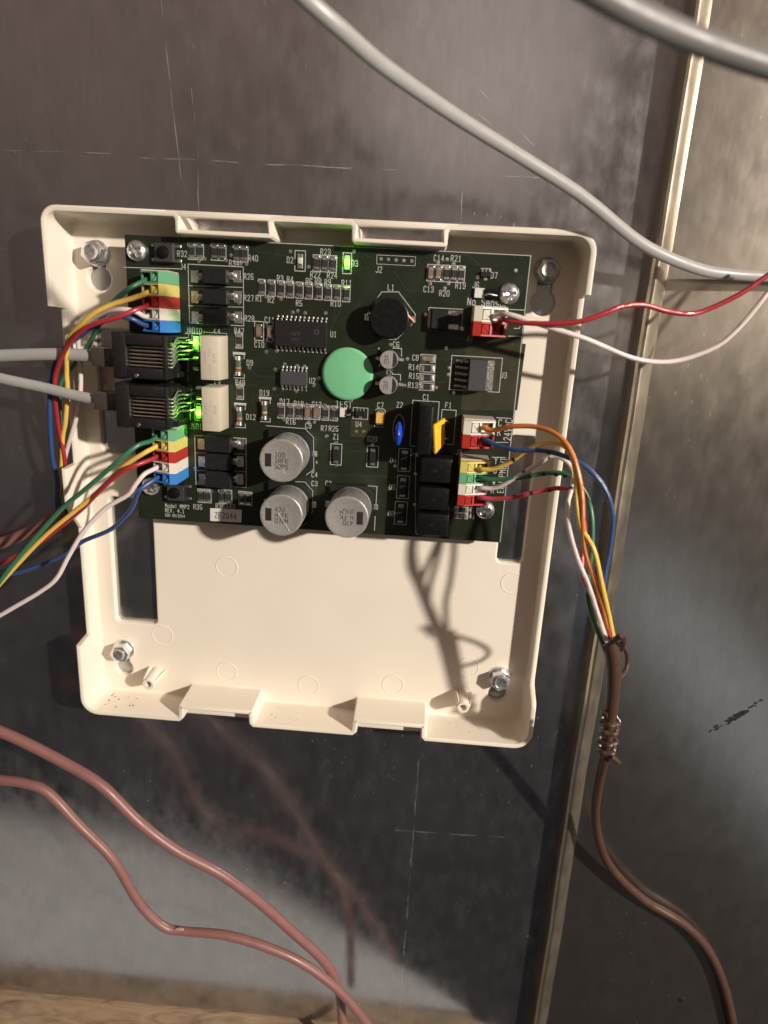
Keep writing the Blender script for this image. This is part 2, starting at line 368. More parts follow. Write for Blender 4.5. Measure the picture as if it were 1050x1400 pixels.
# ------------------------------------------------------------------ the setting: sheet metal with a folded seam, wood below
ZM = -10.0
def seg(a, b, w): A, B = P(*a, ZM), P(*b, ZM); return (A.x, A.y, B.x, B.y, w)
marks = [seg((220, -5), (236, 150), .28), seg((236, 150), (248, 246), .28), seg((262, 120), (270, 210), .22), seg((270, 210), (272, 290), .28),
         seg((0, 205), (150, 210), .22), seg((190, 215), (760, 244), .30), seg((636, 205), (630, 305), .30), seg((575, 1010), (545, 1400), .25),
         seg((540, 1135), (690, 1145), .25), seg((650, 115), (735, 205), .2), seg((655, 155), (705, 200), .2), seg((960, 465), (1050, 470), .25), seg((0, 340), (60, 343), .25)]
galv = sheet_metal('galvanised_sheet', (0.54, 0.54, 0.545), marks)
galv2 = sheet_metal('galvanised_sheet_beside_seam', (0.52, 0.47, 0.41), [seg((940, 940), (1050, 948), .3), seg((978, 894), (1010, 902), .3), seg((700, 330), (1060, 470), .0)], wave=0.10, rbase=0.22, speck=.5, rv=.3)
seamm = sheet_metal('galvanised_seam', (0.52, 0.46, 0.37), (), 0.93, rbase=.30, speck=0.25)
mb = MB(); mb.box(-420, 149, -299.3, 330, ZM - 0.9, ZM); w1 = mb.build('wall', galv, None, (0, 0, ZM)); w1['kind'] = 'structure'
mb = MB(); mb.box(149.05, 560, -330, 330, ZM - 0.7, ZM + 0.25); w2 = mb.build('wall', galv2, None, (149, 0, ZM)); w2['kind'] = 'structure'
prof = [(146.9, ZM), (147.0, -5.2), (147.5, -4.2), (148.3, -4.0), (149.2, -4.4), (152.4, -7.6), (152.9, -8.6), (153.0, ZM)]
mb = MB(); ys = [-299 + i * (640 / 40) for i in range(41)]; rows = []
for y in ys:
    j = 0.35 * math.sin(y * 0.045) + 0.2 * math.sin(y * 0.13 + 1)
    rows.append([mb.bm.verts.new((x + j * 0.5, y, z + (0.3 * j if z > -9 else 0))) for x, z in prof])
for a, b in zip(rows, rows[1:]):
    for k in range(len(prof) - 1): mb.face([a[k], b[k], b[k + 1], a[k + 1]], True)
mb.fix = True
sm = mb.build('wall_seam', seamm, None, (149, 0, ZM), ang=25); sm['kind'] = 'structure'
# smears of dark sealant on the right-hand sheet
sealant = M('dark_sealant', (0.012, 0.010, 0.010), 0.5, bump=0.4, bscale=900)
mb = MB(); rs = random.Random(3)
for (ax, ay, bx, by, nfl, sp_, big_) in ((968, 1001, 1018, 972, 26, 4.5, 1.3), (998, 984, 1020, 974, 12, 3.0, 2.2), (1024, 966, 1042, 955, 9, 2.5, 1.5), (970, 1000, 998, 988, 8, 1.5, 1.0)):
    for k in range(nfl):
        t = rs.random(); c = P(ax + (bx - ax) * t + rs.gauss(0, sp_ * .5), ay + (by - ay) * t + rs.gauss(0, sp_ * .5), ZM); a0 = .5 + rs.gauss(0, .25); L_ = rs.uniform(.25, big_); W_ = L_ * rs.uniform(.18, .5)
        q = []
        for m_ in range(7):
            a = m_ / 7 * 2 * math.pi; u, v = L_ * math.cos(a) * rs.uniform(.6, 1.1), W_ * math.sin(a) * rs.uniform(.6, 1.1); q.append((c.x + u * math.cos(a0) - v * math.sin(a0), c.y + u * math.sin(a0) + v * math.cos(a0)))
        z_ = ZM + .26 + .004 * k; mb.prism(q, z_, z_ + .03)
mb.fix = True; o = mb.build('sealant_smear', sealant); tag(o, 'broken dark smear of sealant on the sheet beside the brown cable', 'smear'); o['kind'] = 'stuff'
mb = MB(); c = P(932, 1366, ZM); mb.lathe(c.x, c.y, [(1.6, ZM + .26), (1.2, ZM + .4), (0.6, ZM + .6), (0.2, ZM + .62)], 12)
tag(mb.build('rivet_tip', sealant), 'small dark punched point in the sheet near the brown cable', 'rivet')
# wood under the sheet
m, nt, b = nodes('rough_sawn_wood'); tc = nt.nodes.new('ShaderNodeTexCoord'); mp = nt.nodes.new('ShaderNodeMapping'); mp.inputs['Scale'].default_value = (1, 1, 3.2)
no = nt.nodes.new('ShaderNodeTexNoise'); no.inputs['Scale'].default_value = 60; no.inputs['Detail'].default_value = 7; no.inputs['Distortion'].default_value = 1.6
vo = nt.nodes.new('ShaderNodeTexVoronoi'); vo.inputs['Scale'].default_value = 38
cr = nt.nodes.new('ShaderNodeValToRGB'); cr.color_ramp.elements[0].position = .3; cr.color_ramp.elements[0].color = (.07, .043, .026, 1); cr.color_ramp.elements[1].position = .75; cr.color_ramp.elements[1].color = (.29, .205, .125, 1)
nt.links.new(tc.outputs['Object'], mp.inputs['Vector']); nt.links.new(mp.outputs['Vector'], no.inputs['Vector']); nt.links.new(mp.outputs['Vector'], vo.inputs['Vector'])
ad = nt.nodes.new('ShaderNodeMath'); ad.operation = 'MULTIPLY_ADD'; ad.inputs[1].default_value = .35; nt.links.new(vo.outputs['Distance'], ad.inputs[0]); nt.links.new(no.outputs['Fac'], ad.inputs[2])
nt.links.new(ad.outputs[0], cr.inputs['Fac']); nt.links.new(cr.outputs['Color'], b.inputs['Base Color']); b.inputs['Roughness'].default_value = .75
bn = nt.nodes.new('ShaderNodeBump'); bn.inputs['Strength'].default_value = .6; bn.inputs['Distance'].default_value = .001; nt.links.new(no.outputs['Fac'], bn.inputs['Height']); nt.links.new(bn.outputs['Normal'], b.inputs['Normal'])
mb = MB()
poly = [(-420, -40), (145, -40), (142, -6), (120, 0), (60, 1.5), (0, 2), (-120, 3), (-420, 4)]
lo = [mb.bm.verts.new((x, -320, z)) for x, z in poly]; hi = [mb.bm.verts.new((x, -300.5, z)) for x, z in poly]
mb.face(lo); mb.face(hi[::-1])
for i in range(len(poly)): j = (i + 1) % len(poly); mb.face([lo[i], hi[i], hi[j], lo[j]])
mb.fix = True
tag(mb.build('wooden_board', m, bev=1.2, seg=2), 'rough tan wooden board under the lower edge of the sheet metal', 'board')

reflect_grey = M('pale_reflector', (0.50, 0.52, 0.54), 0.8, var=.2, scale=40, bump=.5, bscale=300)  # for an unseen pale slab, added and shaped so the lower sheet reflects grey
mb = MB(); poly = [(-420, 5), (-120, 4), (0, 3), (60, 2.5), (125, 1.5), (100, 16), (60, 38), (0, 68), (-60, 84), (-200, 96), (-420, 110)]
lo = [mb.bm.verts.new((x, -330, z)) for x, z in poly]; hi = [mb.bm.verts.new((x, -301.5, z)) for x, z in poly]
mb.face(lo); mb.face(hi[::-1])
for i in range(len(poly)): j = (i + 1) % len(poly); mb.face([lo[i], hi[i], hi[j], lo[j]])
mb.fix = True; mb.build('floor_reflector', reflect_grey)['kind'] = 'structure'

# ------------------------------------------------------------------ the open plastic enclosure
ZF, ZR, ZL = -8.0, 5.0, -2.0                 # floor, rim, lowered rim
TH = 1.7
XI0, XI1, YI0, YI1 = -19.6, 127.5, -149.8, 4.55
box_ = thing('plastic_enclosure', 'open cream plastic housing with notched rim screwed to the sheet metal', 'enclosure', (54, -73, ZM))
path = []
def corner(cx, cy, r, a0, n=6):
    for k in range(n + 1):
        t = math.radians(a0 - 90 * k / n); path.append((cx + r * math.cos(t), cy + r * math.sin(t), ZR))
corner(XI0 + 3.0, YI1 - 3.0, 3.0, 180)
for x0, x1 in ((16.2, 42.8), (64.2, 89.8)):
    path += [(x0 - 0.5, YI1, ZR), (x0 - .1, YI1 - .5, ZR), (x0, 0.9, ZR), (x0 + .5, 0.35, ZR), (x1 - .5, 0.35, ZR), (x1, 0.9, ZR), (x1 + .1, YI1 - .5, ZR), (x1 + .5, YI1, ZR)]
corner(XI1 - 4.0, YI1 - 4.0, 4.0, 90)
path += [(XI1, -9.8, ZR), (XI1, -10.2, ZL), (XI1, -60, ZL), (XI1, -130.2, ZL), (XI1, -131.6, -1.2), (XI1, -133, 1.2), (XI1, -134.3, 3.8), (XI1, -135.4, 4.8), (XI1, -136.5, ZR)]
corner(XI1 - 4.2, YI0 + 4.2, 4.2, 0)
for x1, x0 in ((94.6, 70.2), (37.4, 12.0)):
    path += [(x1 + .4, YI0, ZR), (x1, YI0 + .4, ZR), (x1 - .2, -145.5, ZR), (x1 - .6, -145.1, ZR), (x0 + .6, -145.1, ZR), (x0 + .2, -145.5, ZR), (x0, YI0 + .4, ZR), (x0 - .4, YI0, ZR)]
corner(XI0 + 4.2, YI0 + 4.2, 4.2, 270)
path += [(XI0, -126.2, ZR), (XI0, -125.2, ZL), (XI0, -88, ZL), (XI0, -79, ZR - .3), (XI0, -67.2, ZR), (XI0, -66.8, ZL), (XI0, -20.7, ZL), (XI0, -20.3, ZR)]
mb = MB(); n = len(path); sect = []
for i, (x, y, top) in enumerate(path):
    a, c = Vector(path[i - 1][:2]), Vector(path[(i + 1) % n][:2]); b_ = Vector((x, y))
    e1, e2 = (b_ - a).normalized(), (c - b_).normalized(); n1, n2 = Vector((-e1.y, e1.x)), Vector((-e2.y, e2.x))
    nn = (n1 + n2); nn = nn.normalized() if nn.length > 1e-6 else n1; k = 1 / max(.6, nn.dot(n1))
    pr = [(-1.0, ZF - .02), (-.35, ZF + .18), (-.08, ZF + .9), (0, top - .55), (.15, top - .18), (.5, top), (TH - .45, top), (TH - .1, top - .25), (TH, top - .7), (TH, ZM + .05)]
    if .3 < y < 1 and 15 < x < 91: pr = [(o_ * (.72 if o_ > 0 else 1), z) for o_, z in pr]
    sect.append([mb.bm.verts.new((x + nn.x * o_ * k, y + nn.y * o_ * k, z)) for o_, z in pr])
for i in range(n):
    a, b_ = sect[i], sect[(i + 1) % n]
    for k in range(len(a) - 1): mb.face([a[k], a[k + 1], b_[k + 1], b_[k]], True)
mb.fix = True
mb.build('wall', cream, box_, ang=32)
circ = lambda cx, cy, r, n=22: [(cx + r * math.cos(2 * math.pi * k / n), cy + r * math.sin(2 * math.pi * k / n)) for k in range(n)]
def keyhole(cx, cy, R, dy, r):               # big circle with a slot up to the screw
    a = math.asin(min(.95, r / R)); pts = []
    for k in range(25):
        t = math.radians(90) + a + (2 * math.pi - 2 * a) * k / 24; pts.append((cx + R * math.cos(t), cy + R * math.sin(t)))
    for k in range(9):
        t = math.pi * k / 8; pts.append((cx + r * math.cos(t), cy + dy + r * math.sin(t)))
    return pts
holes = [keyhole(-11.9, -11.6, 3.5, 6.8, 2.0), keyhole(118.9, -11.8, 3.7, 8.3, 2.2), keyhole(-11.7, -140.6, 3.0, 6.4, 1.9), keyhole(118.5, -139.4, 3.1, 6.2, 1.9),
         rounded(-13.4, 0.9, -123.0, -78.6, 1.6), rounded(-14.4, 6, -64.3, -26, 2.4), rounded(113.4, 121.6, -91.9, -50.6, 1.6)]
outer = [(x, y) for x, y, z in reversed(path)]
outer = offset_poly(outer, 0.6)
mb = MB(); plate(mb, outer, holes, ZM + .05, ZF, 0.55); mb.fix = True
mb.build('base_plate', cream, box_, ang=40)
for (x0, x1) in ((13.6, 45.4), (61.6, 92.4)):
    mb = MB(); mb.box(x0, x1, YI1 + .03, YI1 + TH - .03, 2.7, ZR - .04); mb.build('rim_bar', cream, box_, bev=.35, seg=2)
for (x0, x1) in ((9.4, 40.0), (67.6, 97.2)):
    mb = MB(); mb.box(x0, x1, YI0 - TH + .03, YI0 - .03, ZM + .06, -0.2); mb.build('rim_bar', cream, box_, bev=.3, seg=2)
for bx, by, sgn in ((P(203, 930, ZF).x + 3.2, -141.6, 1), (106.5, -141.0, -1)):
    mb = MB(); mb.lathe(bx, by, [(2.5, ZF - .1), (2.3, ZF + .4), (2.1, ZF + 7.5), (1.9, ZF + 7.8), (1.15, ZF + 7.8), (1.1, ZF + 5.0)], 24)
    for a in (20, 140, 260):
        t = math.radians(a); d = Vector((math.cos(t), math.sin(t))); k = Vector((-d.y, d.x)) * .42
        p0, p1, p2 = Vector((bx, by)) + d * 1.9, Vector((bx, by)) + d * 3.6, Vector((bx, by)) + d * 2.4
        mb.hexa([(p0.x - k.x, p0.y - k.y, ZF - .1), (p1.x - k.x, p1.y - k.y, ZF - .1), (p1.x + k.x, p1.y + k.y, ZF - .1), (p0.x + k.x, p0.y + k.y, ZF - .1),
                 (p0.x - k.x, p0.y - k.y, ZF + 7.3), (p2.x - k.x, p2.y - k.y, ZF + 7.3), (p2.x + k.x, p2.y + k.y, ZF + 7.3), (p0.x + k.x, p0.y + k.y, ZF + 7.3)])
    mb.build('screw_boss', cream, box_, ang=35)
for px, py in ((310, 918), (422, 937), (537, 936), (640, 912), (700, 797), (222, 868), (310, 775), (160, 760)):
    c = P(px, py, ZF); mb = MB(); pts = [(3.3, ZF - .05), (3.38, ZF + .09), (3.5, ZF + .13), (3.65, ZF + .09), (3.75, ZF - .05)]
    if px == 160: continue
    mb.lathe(c.x, c.y, pts, 32, cap=False); mb.build('moulding_ring', cream, box_)
# rusty flecks in the lower corners
rust = M('rusty_dust', (0.34, 0.17, 0.07), 0.9, var=.3)
mb = MB()
for (ax, bx, nfl) in ((-17, -3, 46), (40, 66, 14), (98, 118, 10)):
    for k in range(nfl):
        t = random.random() ** (1.8 if ax == -17 else 1); x = ax + (bx - ax) * t; z = ZF + 1.0 + random.random() * 9; r = random.uniform(.08, .42) if ax == -17 else random.uniform(.06, .26); y = YI0 + .06 + .0
        mb.prism([(x + r * math.cos(a), y + .02 * math.sin(a)) for a in (0, 2, 4)], z, z + r * random.uniform(.6, 2.2))
mb.fix = True; o = mb.build('rust_flecks', rust, box_); o['kind'] = 'stuff'

# hex screws that hold the housing
def hex_screw(px, py, label, mt, rot):
    c = P(px, py, -5); x, y = c.x, c.y; t = thing('hex_screw', label, 'screw', (x, y, ZF), 'hex screws holding the housing')
    mb = MB(); mb.lathe(x, y, [(3.6, ZF - .1), (3.75, ZF + .25), (3.6, ZF + .6), (2.9, ZF + .9)], 36); mb.build('washer_face', mt, t)
    hx = [(x + 3.35 * math.cos(rot + k * math.pi / 3), y + 3.35 * math.sin(rot + k * math.pi / 3)) for k in range(6)]
    mb = MB(); mb.prism(hx, ZF + .6, ZF + 4.2); mb.build('head', mt, t, bev=.35, seg=2)
    mb = MB(); mb.lathe(x, y, [(2.15, ZF + 4.19), (2.2, ZF + 4.32), (2.0, ZF + 4.36), (1.75, ZF + 4.22), (.9, ZF + 4.21), (.3, ZF + 4.22)], 24); mb.build('dimple', mt, t)
hex_screw(126.5, 345, 'shiny hex screw in the upper corner beside the green terminal strip', zinc, .3)
hex_screw(750, 369, 'dull shaded hex screw above the dark keyhole slot', dullzinc, .15)
hex_screw(164.5, 893, 'shiny hex screw below the long empty slot and beside a screw boss', zinc, .1)
hex_screw(684, 931, 'hex screw in the corner under the wire shadow loop', zinc, .4)

# ------------------------------------------------------------------ circuit board
bd = thing('circuit_board', 'dark green circuit board crowded with components in the cream housing', 'circuit board', (56, -41, -1.6))
BW, BH = 113.0, 82.6
mb = MB(); mb.box(0, BW, -BH, 0, -1.6, 0); mb.bm.faces.ensure_lookup_table()
for f in mb.bm.faces: f.material_index = 0 if abs(f.normal.z) > .5 or abs(f.calc_center_median().z) < 1e-6 else 1
mb.bm.normal_update()
for f in mb.bm.faces: f.material_index = 0 if abs(f.normal.z) > .5 else 1
mb.build('laminate', [pcb, edgem], bd)
for x, y in ((5, -4.6), (108, -10), (3.5, -74), (108, -76.5)):
    mb = MB(); mb.lathe(x, y, [(2.6, ZF + .05), (2.4, -1.62)], 20); mb.build('standoff', cream, bd)
# copper pours and traces under the mask
mb = MB()
def quad(a, b, c, d, z=.012): mb.face([mb.bm.verts.new((P(*q).x, P(*q).y, z)) for q in (a, b, c, d)])
quad((637, 466), (719, 470), (707, 561), (630, 561)); mb.fix = True; mb.build('copper_pour', pour, bd)
mb = MB(); quad((480, 572), (504, 575), (503, 598), (479, 597)); mb.fix = True; mb.build('copper_pour', pour, bd)
mb = MB()
for ln in ([(340, 505), (353, 514), (383, 516)], [(343, 525), (368, 533)], [(392, 531), (380, 541), (346, 541), (346, 553)], [(452, 450), (467, 420), (467, 395)], [(460, 395), (456, 440)],
           [(540, 372), (556, 397), (600, 399)], [(430, 545), (440, 575)], [(430, 600), (492, 604)], [(470, 616), (500, 618)], [(430, 622), (442, 622), (448, 614), (455, 615)], [(430, 648), (540, 652)],
           [(600, 490), (617, 491)], [(596, 523), (616, 522)], [(612, 462), (690, 467)], [(350, 470), (372, 470)], [(430, 676), (520, 684)], [(355, 345), (395, 350)], [(600, 346), (640, 349), (655, 362)],
           [(430, 606), (420, 598)], [(335, 540), (330, 548)], [(500, 350), (512, 352)], [(486, 470), (486, 420), (497, 410)]):
    mb.ribbon([P(*q) for q in ln], .32, .012)
mb.build('trace', trace, bd)
# vias: small tinned dots
mb = MB()
for px, py in ((397, 344), (422, 365), (484, 344), (364, 406), (384, 409), (400, 427), (407, 425), (417, 428), (445, 428), (378, 480), (364, 481), (389, 498), (406, 500), (416, 501), (376, 505), (375, 532), (405, 535), (429, 527), (436, 517),
               (341, 503), (385, 549), (388, 574), (419, 553), (422, 577), (430, 577), (444, 554), (534, 471), (520, 500), (546, 491), (557, 491), (521, 527), (553, 527), (610, 476), (614, 503), (613, 512), (596, 530), (620, 537), (573, 503),
               (280, 354), (309, 356), (272, 357), (329, 361), (337, 361), (316, 349), (653, 379), (611, 355), (599, 359), (620, 361), (608, 394), (613, 388), (588, 388), (487, 590), (497, 590), (460, 605), (460, 636), (509, 609), (540, 637),
               (267, 640), (272, 660), (289, 672), (306, 668), (329, 384), (330, 437), (327, 414), (705, 370), (428, 643), (540, 702), (632, 450), (582, 430), (630, 427), (631, 449), (568, 648), (567, 690), (571, 729), (570, 622), (480, 548), (447, 596)):
    c = P(px, py); mb.lathe(c.x, c.y, [(.55, .01), (.52, .06), (.2, .09)], 8)
for px in (521, 531, 541.5, 552, 563):
    c = P(px, 354 + (px - 521) * .07); mb.lathe(c.x, c.y, [(.5, .01), (.5, .07), (.2, .09)], 8)
mb.build('via', solder, bd)['kind'] = 'stuff'

SK = MB()                                    # all printed legend on the board
def srect(px0, py0, px1, py1, w=.2):
    a, b = P((px0 + px1) / 2, (py0 + py1) / 2), (P(px1, py1) - P(px0, py0))
    srect_mm(a.x, a.y, abs(b.x), abs(b.y), w)
def srect_mm(cx, cy, w_, h_, w=.2): SK.ribbon([(cx - w_ / 2, cy - h_ / 2), (cx + w_ / 2, cy - h_ / 2), (cx + w_ / 2, cy + h_ / 2), (cx - w_ / 2, cy + h_ / 2)], w, .02, True)
def spath(pts, w=.2): SK.ribbon([P(*q) for q in pts], w, .02)
def stext(s, px, py, h=1.75, rot=0, anchor='c'): c = P(px, py); text(SK, s, c.x, c.y, h, .03, rot, anchor=anchor)

# chip components share meshes
def chip_mesh(name, L_, W_, H_, body, ends):
    mb = MB(); mb.mi = 0; mb.box(-W_ / 2, W_ / 2, -L_ / 2 + .5, L_ / 2 - .5, 0.03, H_); mb.mi = 1
    for s in (-1, 1):
        mb.box(-W_ / 2 - .03, W_ / 2 + .03, s * L_ / 2 - s * .52, s * L_ / 2, 0.03, H_ + .05)
        mb.hexa([(-W_ / 2 - .1, min(s * L_ / 2, s * (L_ / 2 + .45)), .01), (W_ / 2 + .1, min(s * L_ / 2, s * (L_ / 2 + .45)), .01), (W_ / 2 + .1, max(s * L_ / 2, s * (L_ / 2 + .45)), .01), (-W_ / 2 - .1, max(s * L_ / 2, s * (L_ / 2 + .45)), .01),
                 *[(sx * W_ / 2, s * (L_ / 2 + (.0 if sy == 0 else .35)), H_ * .55 if sy == 0 else .06) for sx, sy in (((-1, 0), (1, 0), (1, 1), (-1, 1)) if s > 0 else ((-1, 1), (1, 1), (1, 0), (-1, 0)))]])
    bm = mb.bm
    for v in bm.verts: v.co *= S
    me = bpy.data.meshes.new(name); bm.to_mesh(me); bm.free(); me.materials.append(body); me.materials.append(ends); return me
RES = chip_mesh('chip_resistor', 3.0, 1.35, .55, chipm, solder); CAPB = chip_mesh('chip_capacitor', 2.7, 1.35, .95, capm, solder)
prt = MB()                                   # "000"-like print on resistors
def chip(px, py, kind='R', vert=True, box=True, ww=2.05, hh=4.3):
    c = P(px, py); rz = 0 if vert else math.pi / 2
    place(RES if kind == 'R' else CAPB, 'chip_resistor' if kind == 'R' else 'chip_capacitor', bd, (c.x, c.y, 0), rz + random.uniform(-.03, .03))
    if box: srect_mm(c.x, c.y, ww if vert else hh, hh if vert else ww)
    if kind == 'R' and random.random() < .6: worn_print(prt, 3, c.x, c.y, .62, .56, (math.pi / 2 if vert else 0))
for x, y in ((262, 343.5), (273.4, 343.8), (293.7, 344.5), (304, 345), (324, 346.6), (334.2, 347)): chip(x, y)
for i, x in enumerate((358, 371.5, 384.5, 396.8, 409.6, 422.4, 435.7, 448.5, 460.8, 473.6)): chip(x, 393 + (x - 358) * .074)
for x, y in ((433, 359.7), (444, 360.5), (455.2, 361)): chip(x, y)
for k, (x, y) in zip('CCRRR', ((589.3, 373), (599.7, 373.6), (610.6, 374), (620.9, 374.6), (630.3, 375))): chip(x, y, k)
for k, (x, y) in zip('CRRR', ((585.3, 490), (584.5, 503.6), (584, 516.4), (583.3, 528.7))): chip(x, y, k, False)
for k, (x, y) in zip('RRRCCRR', ((384.5, 561.5), (397.1, 562), (408.8, 562.8), (421, 563.3), (432.9, 563.8), (445, 564.5), (457.1, 565.3))): chip(x, y, k)
chip(327, 465.5); chip(328.3, 536); chip(354.4, 452.5, 'C', hh=5.2, ww=2.6); chip(369.5, 454, 'C', hh=5.2, ww=1.7, box=True)
for x, y in ((275, 677.8), (284.2, 678.2), (303.5, 678.8), (312.5, 679.3), (331, 681), (340, 682)): chip(x, y)
chip(631, 697, 'R', False, hh=4, ww=1.8); chip(630.5, 705, 'R', False, hh=4, ww=1.8)
for s, x, y in (('R32', 249, 347), ('R40', 346, 353), ('R34', 320, 360), ('J4', 250, 364.5), ('R26', 340, 378), ('R27', 340, 407.5), ('R28', 341, 435.5), ('D2', 396.5, 355.5), ('R22', 431, 375.5), ('R23', 445, 344.5),
                ('R24', 454, 376.5), ('D3', 485, 360), ('J2', 518, 368.5), ('R1', 354, 408), ('R2', 370.5, 410), ('R3', 383, 380.5), ('R4', 396.5, 382), ('R5', 409, 414.5), ('R6', 422.5, 384.5), ('R8', 435, 384.8), ('R9', 448, 386),
                ('R10', 459, 415), ('R11', 474, 387), ('L1', 534.5, 393), ('C11', 368.5, 437.5), ('C10', 354.5, 471), ('U1', 456, 457), ('R47', 327, 452.5), ('D9', 341.5, 496), ('R48', 328.5, 523), ('D12', 343, 570), ('D19', 361.5, 537),
                ('U2', 427, 520.5), ('C6', 541.5, 471), ('C5', 533, 509), ('C14', 600, 353), ('R21', 623.5, 353.5), ('C13', 586, 395.5), ('R20', 607.5, 401), ('R19', 629.5, 390.5), ('D7', 675.5, 376.5), ('J6', 650.5, 389.5), ('C8', 568, 489),
                ('R14', 565.5, 502), ('R15', 566, 514), ('R13', 564.5, 526.5), ('U3', 688.5, 513), ('C1', 582.5, 543), ('F1', 613, 554), ('C7', 520, 554), ('Z2', 546.5, 553.5), ('R17', 389, 549), ('R18', 408.5, 552), ('C12', 433, 553),
                ('R16', 397.5, 576.5), ('C9', 421.5, 582), ('TEST', 470, 553), ('R7', 443, 585.5), ('R25', 456, 586), ('U4', 490.5, 580), ('Z1', 459.5, 597), ('D20', 509, 600), ('D4', 537.5, 630), ('D5', 536, 666), ('D6', 534.5, 702),
                ('C4', 430, 649), ('C3', 430, 661), ('C2', 449, 661), ('R35', 270.5, 693), ('R36', 301, 692), ('R43', 315, 692.5), ('J5', 263, 583), ('J8', 257.5, 452), ('D10', 269.5, 452), ('K4', 297, 452.5), ('K3', 297, 523.5), ('J7', 627, 618.5),
                ('R42', 643, 697), ('R41', 643, 705.5), ('D1', 272, 583)):
    stext(s, x, y, 1.5 if s != 'TEST' else 1.85)
stext('C', 683.6, 578, 1.9); stext('R', 682, 591, 1.9, 0.15)
stext('24VAC', 694.5, 588, 1.9, math.pi / 2)
for s, x, y in (('Y', 678, 630), ('G', 677, 643), ('W', 675.5, 658), ('R', 673.5, 670)): stext(s, x, y, 1.8)
stext('EQUIPMENT', 686.5, 650, 1.8, math.pi / 2)
stext('No Sensor', 667, 413.5, 1.9)
stext('J3', 641.5, 462, 1.5)
c0 = P(226, 691); text(SK, 'Model MMP2', c0.x, c0.y, 1.15, .03, anchor='l', w=.16)
c0 = P(226, 697.5); text(SK, 'REV. 4.1', c0.x, c0.y, 1.15, .03, anchor='l', w=.17)
c0 = P(226, 704); text(SK, 'SDD 05/2014', c0.x, c0.y, .85, .03, anchor='l', w=.13)
for x, y in ((541, 476.5), (518, 479), (541.5, 512)): pass
stext('+', 518, 477, 1.3); stext('+', 518, 514, 1.3); stext('+', 433, 632, 1.4)
# outlines that belong to bigger components
srect(257.5, 361.5, 333.5, 446); srect(266.5, 595.5, 337, 667)
spath([(257, 390.5), (333, 393)], .15); spath([(257, 418), (333, 420)], .15); spath([(266.5, 619), (337, 621)], .15); spath([(266.5, 643), (337, 645)], .15)
spath([(169.5, 365.5), (245, 367.5)], .2)
for q in ([(504, 425), (522, 399), (545, 399), (568, 430), (563, 444), (542, 464), (522, 464)],): spath(q)
spath([(537, 476), (549, 476.5), (549, 487)]); spath([(536, 511.5), (547.5, 512), (547.5, 520)])
srect(618, 486, 682.5, 536.5); srect(564.5, 547.5, 596, 612); srect(604.5, 560, 620, 608)
spath([(364, 582), (417, 586), (428.5, 598), (429, 642), (419, 649)]); spath([(404, 658.5), (417, 659), (427.5, 671), (427, 700), (418, 716)])
spath([(452, 680), (452, 672), (462, 662), (515.6, 665), (514, 690)]); spath([(513, 706), (512, 725)])
srect(515.5, 348.5, 567.5, 363.5, .12); srect(262.5, 456, 274, 480, .15); srect(266, 552, 277, 575, .15)
spath([(279, 454), (310, 456), (310, 460)], .15); spath([(282, 525), (312, 526.5), (312, 530)], .15)
spath([(697, 423), (717, 424)], .2); spath([(695, 459.5), (713, 460)], .2); spath([(703, 449), (710, 449), (711, 446)], .2); spath([(703, 434), (706, 434)], .2)
spath([(679, 571), (698.5, 572)], .2); spath([(677, 604.5), (694.5, 605)], .2); spath([(673, 625), (691, 625.5)], .2); spath([(698.5, 560), (683, 741)], .0) if False else None
spath([(253, 456), (258, 456.5), (257, 520)], .15); spath([(255, 527), (262, 527.5), (260, 574)], .15)
edge = [(BW - .25, -.25), (BW - .25, -BH + .25)]; SK.ribbon(edge, .22, .02); SK.ribbon([(40, -.2), (BW - .2, -.2)], .2, .021)
spath([(568, 621), (568, 730)], .15)
for a in range(14):
    t0, t1 = math.pi * 2 * a / 14, math.pi * 2 * (a + 1) / 14; c = P(545, 586.5)
    SK.ribbon([(c.x + 1.7 * math.cos(t), c.y + 4.3 * math.sin(t)) for t in (t0, t1)], .18, .02)

# gull-wing chips
def ic(name, px0, px1, py0, py1, npin, h, parent=bd, mt=icm, pl=1.3, pw=.55):
    a, b = P(px0, py1), P(px1, py0); cx, cy = (a.x + b.x) / 2, (a.y + b.y) / 2; w, d = (b.x - a.x), (b.y - a.y)
    mb = MB(); mb.box(cx - w / 2, cx + w / 2, cy - d / 2, cy + d / 2, .15, h, .15)
    o = mb.build(name, mt, bd, bev=.1)
    for s in (-1, 1):
        mb = MB()
        for k in range(npin):
            x = cx - w / 2 + w * (k + .5) / npin; y0 = cy + s * d / 2
            mb.tube([(x, y0 - s * .1, h * .5), (x, y0 + s * .35, h * .5), (x, y0 + s * .7, .2), (x, y0 + s * pl, .08)], pw / 2, 6, flat=.5, res=3)
        mb.build('lead_row', solder, o)
    return o, cx, cy, w, d
o, cx, cy, w, d = ic('microcontroller_chip', 377, 449, 441, 473, 12, 2.3)
mb = MB(); mb.lathe(cx + w * .30, cy + d * .12, [(.75, 2.305), (.72, 2.32), (.5, 2.32), (.48, 2.305)], 18, cap=False); worn_print(mb, 5, cx - w * .1, cy + .2, 1.0, 2.31); worn_print(mb, 4, cx - w * .1, cy - 1.4, .9, 2.31); mb.bm.faces.ensure_lookup_table()
mb.build('chip_mark', M('faint_laser_mark', (.045, .045, .045), .6), o)
o, cx, cy, w, d = ic('logic_chip', 384, 421.5, 508.5, 526, 7, 1.6, mt=u3m, pl=1.4)
mb = MB(); worn_print(mb, 4, cx, cy + .5, .8, 1.61); worn_print(mb, 3, cx, cy - .7, .8, 1.61); mb.build('chip_mark', MATS['faint_laser_mark'], o)
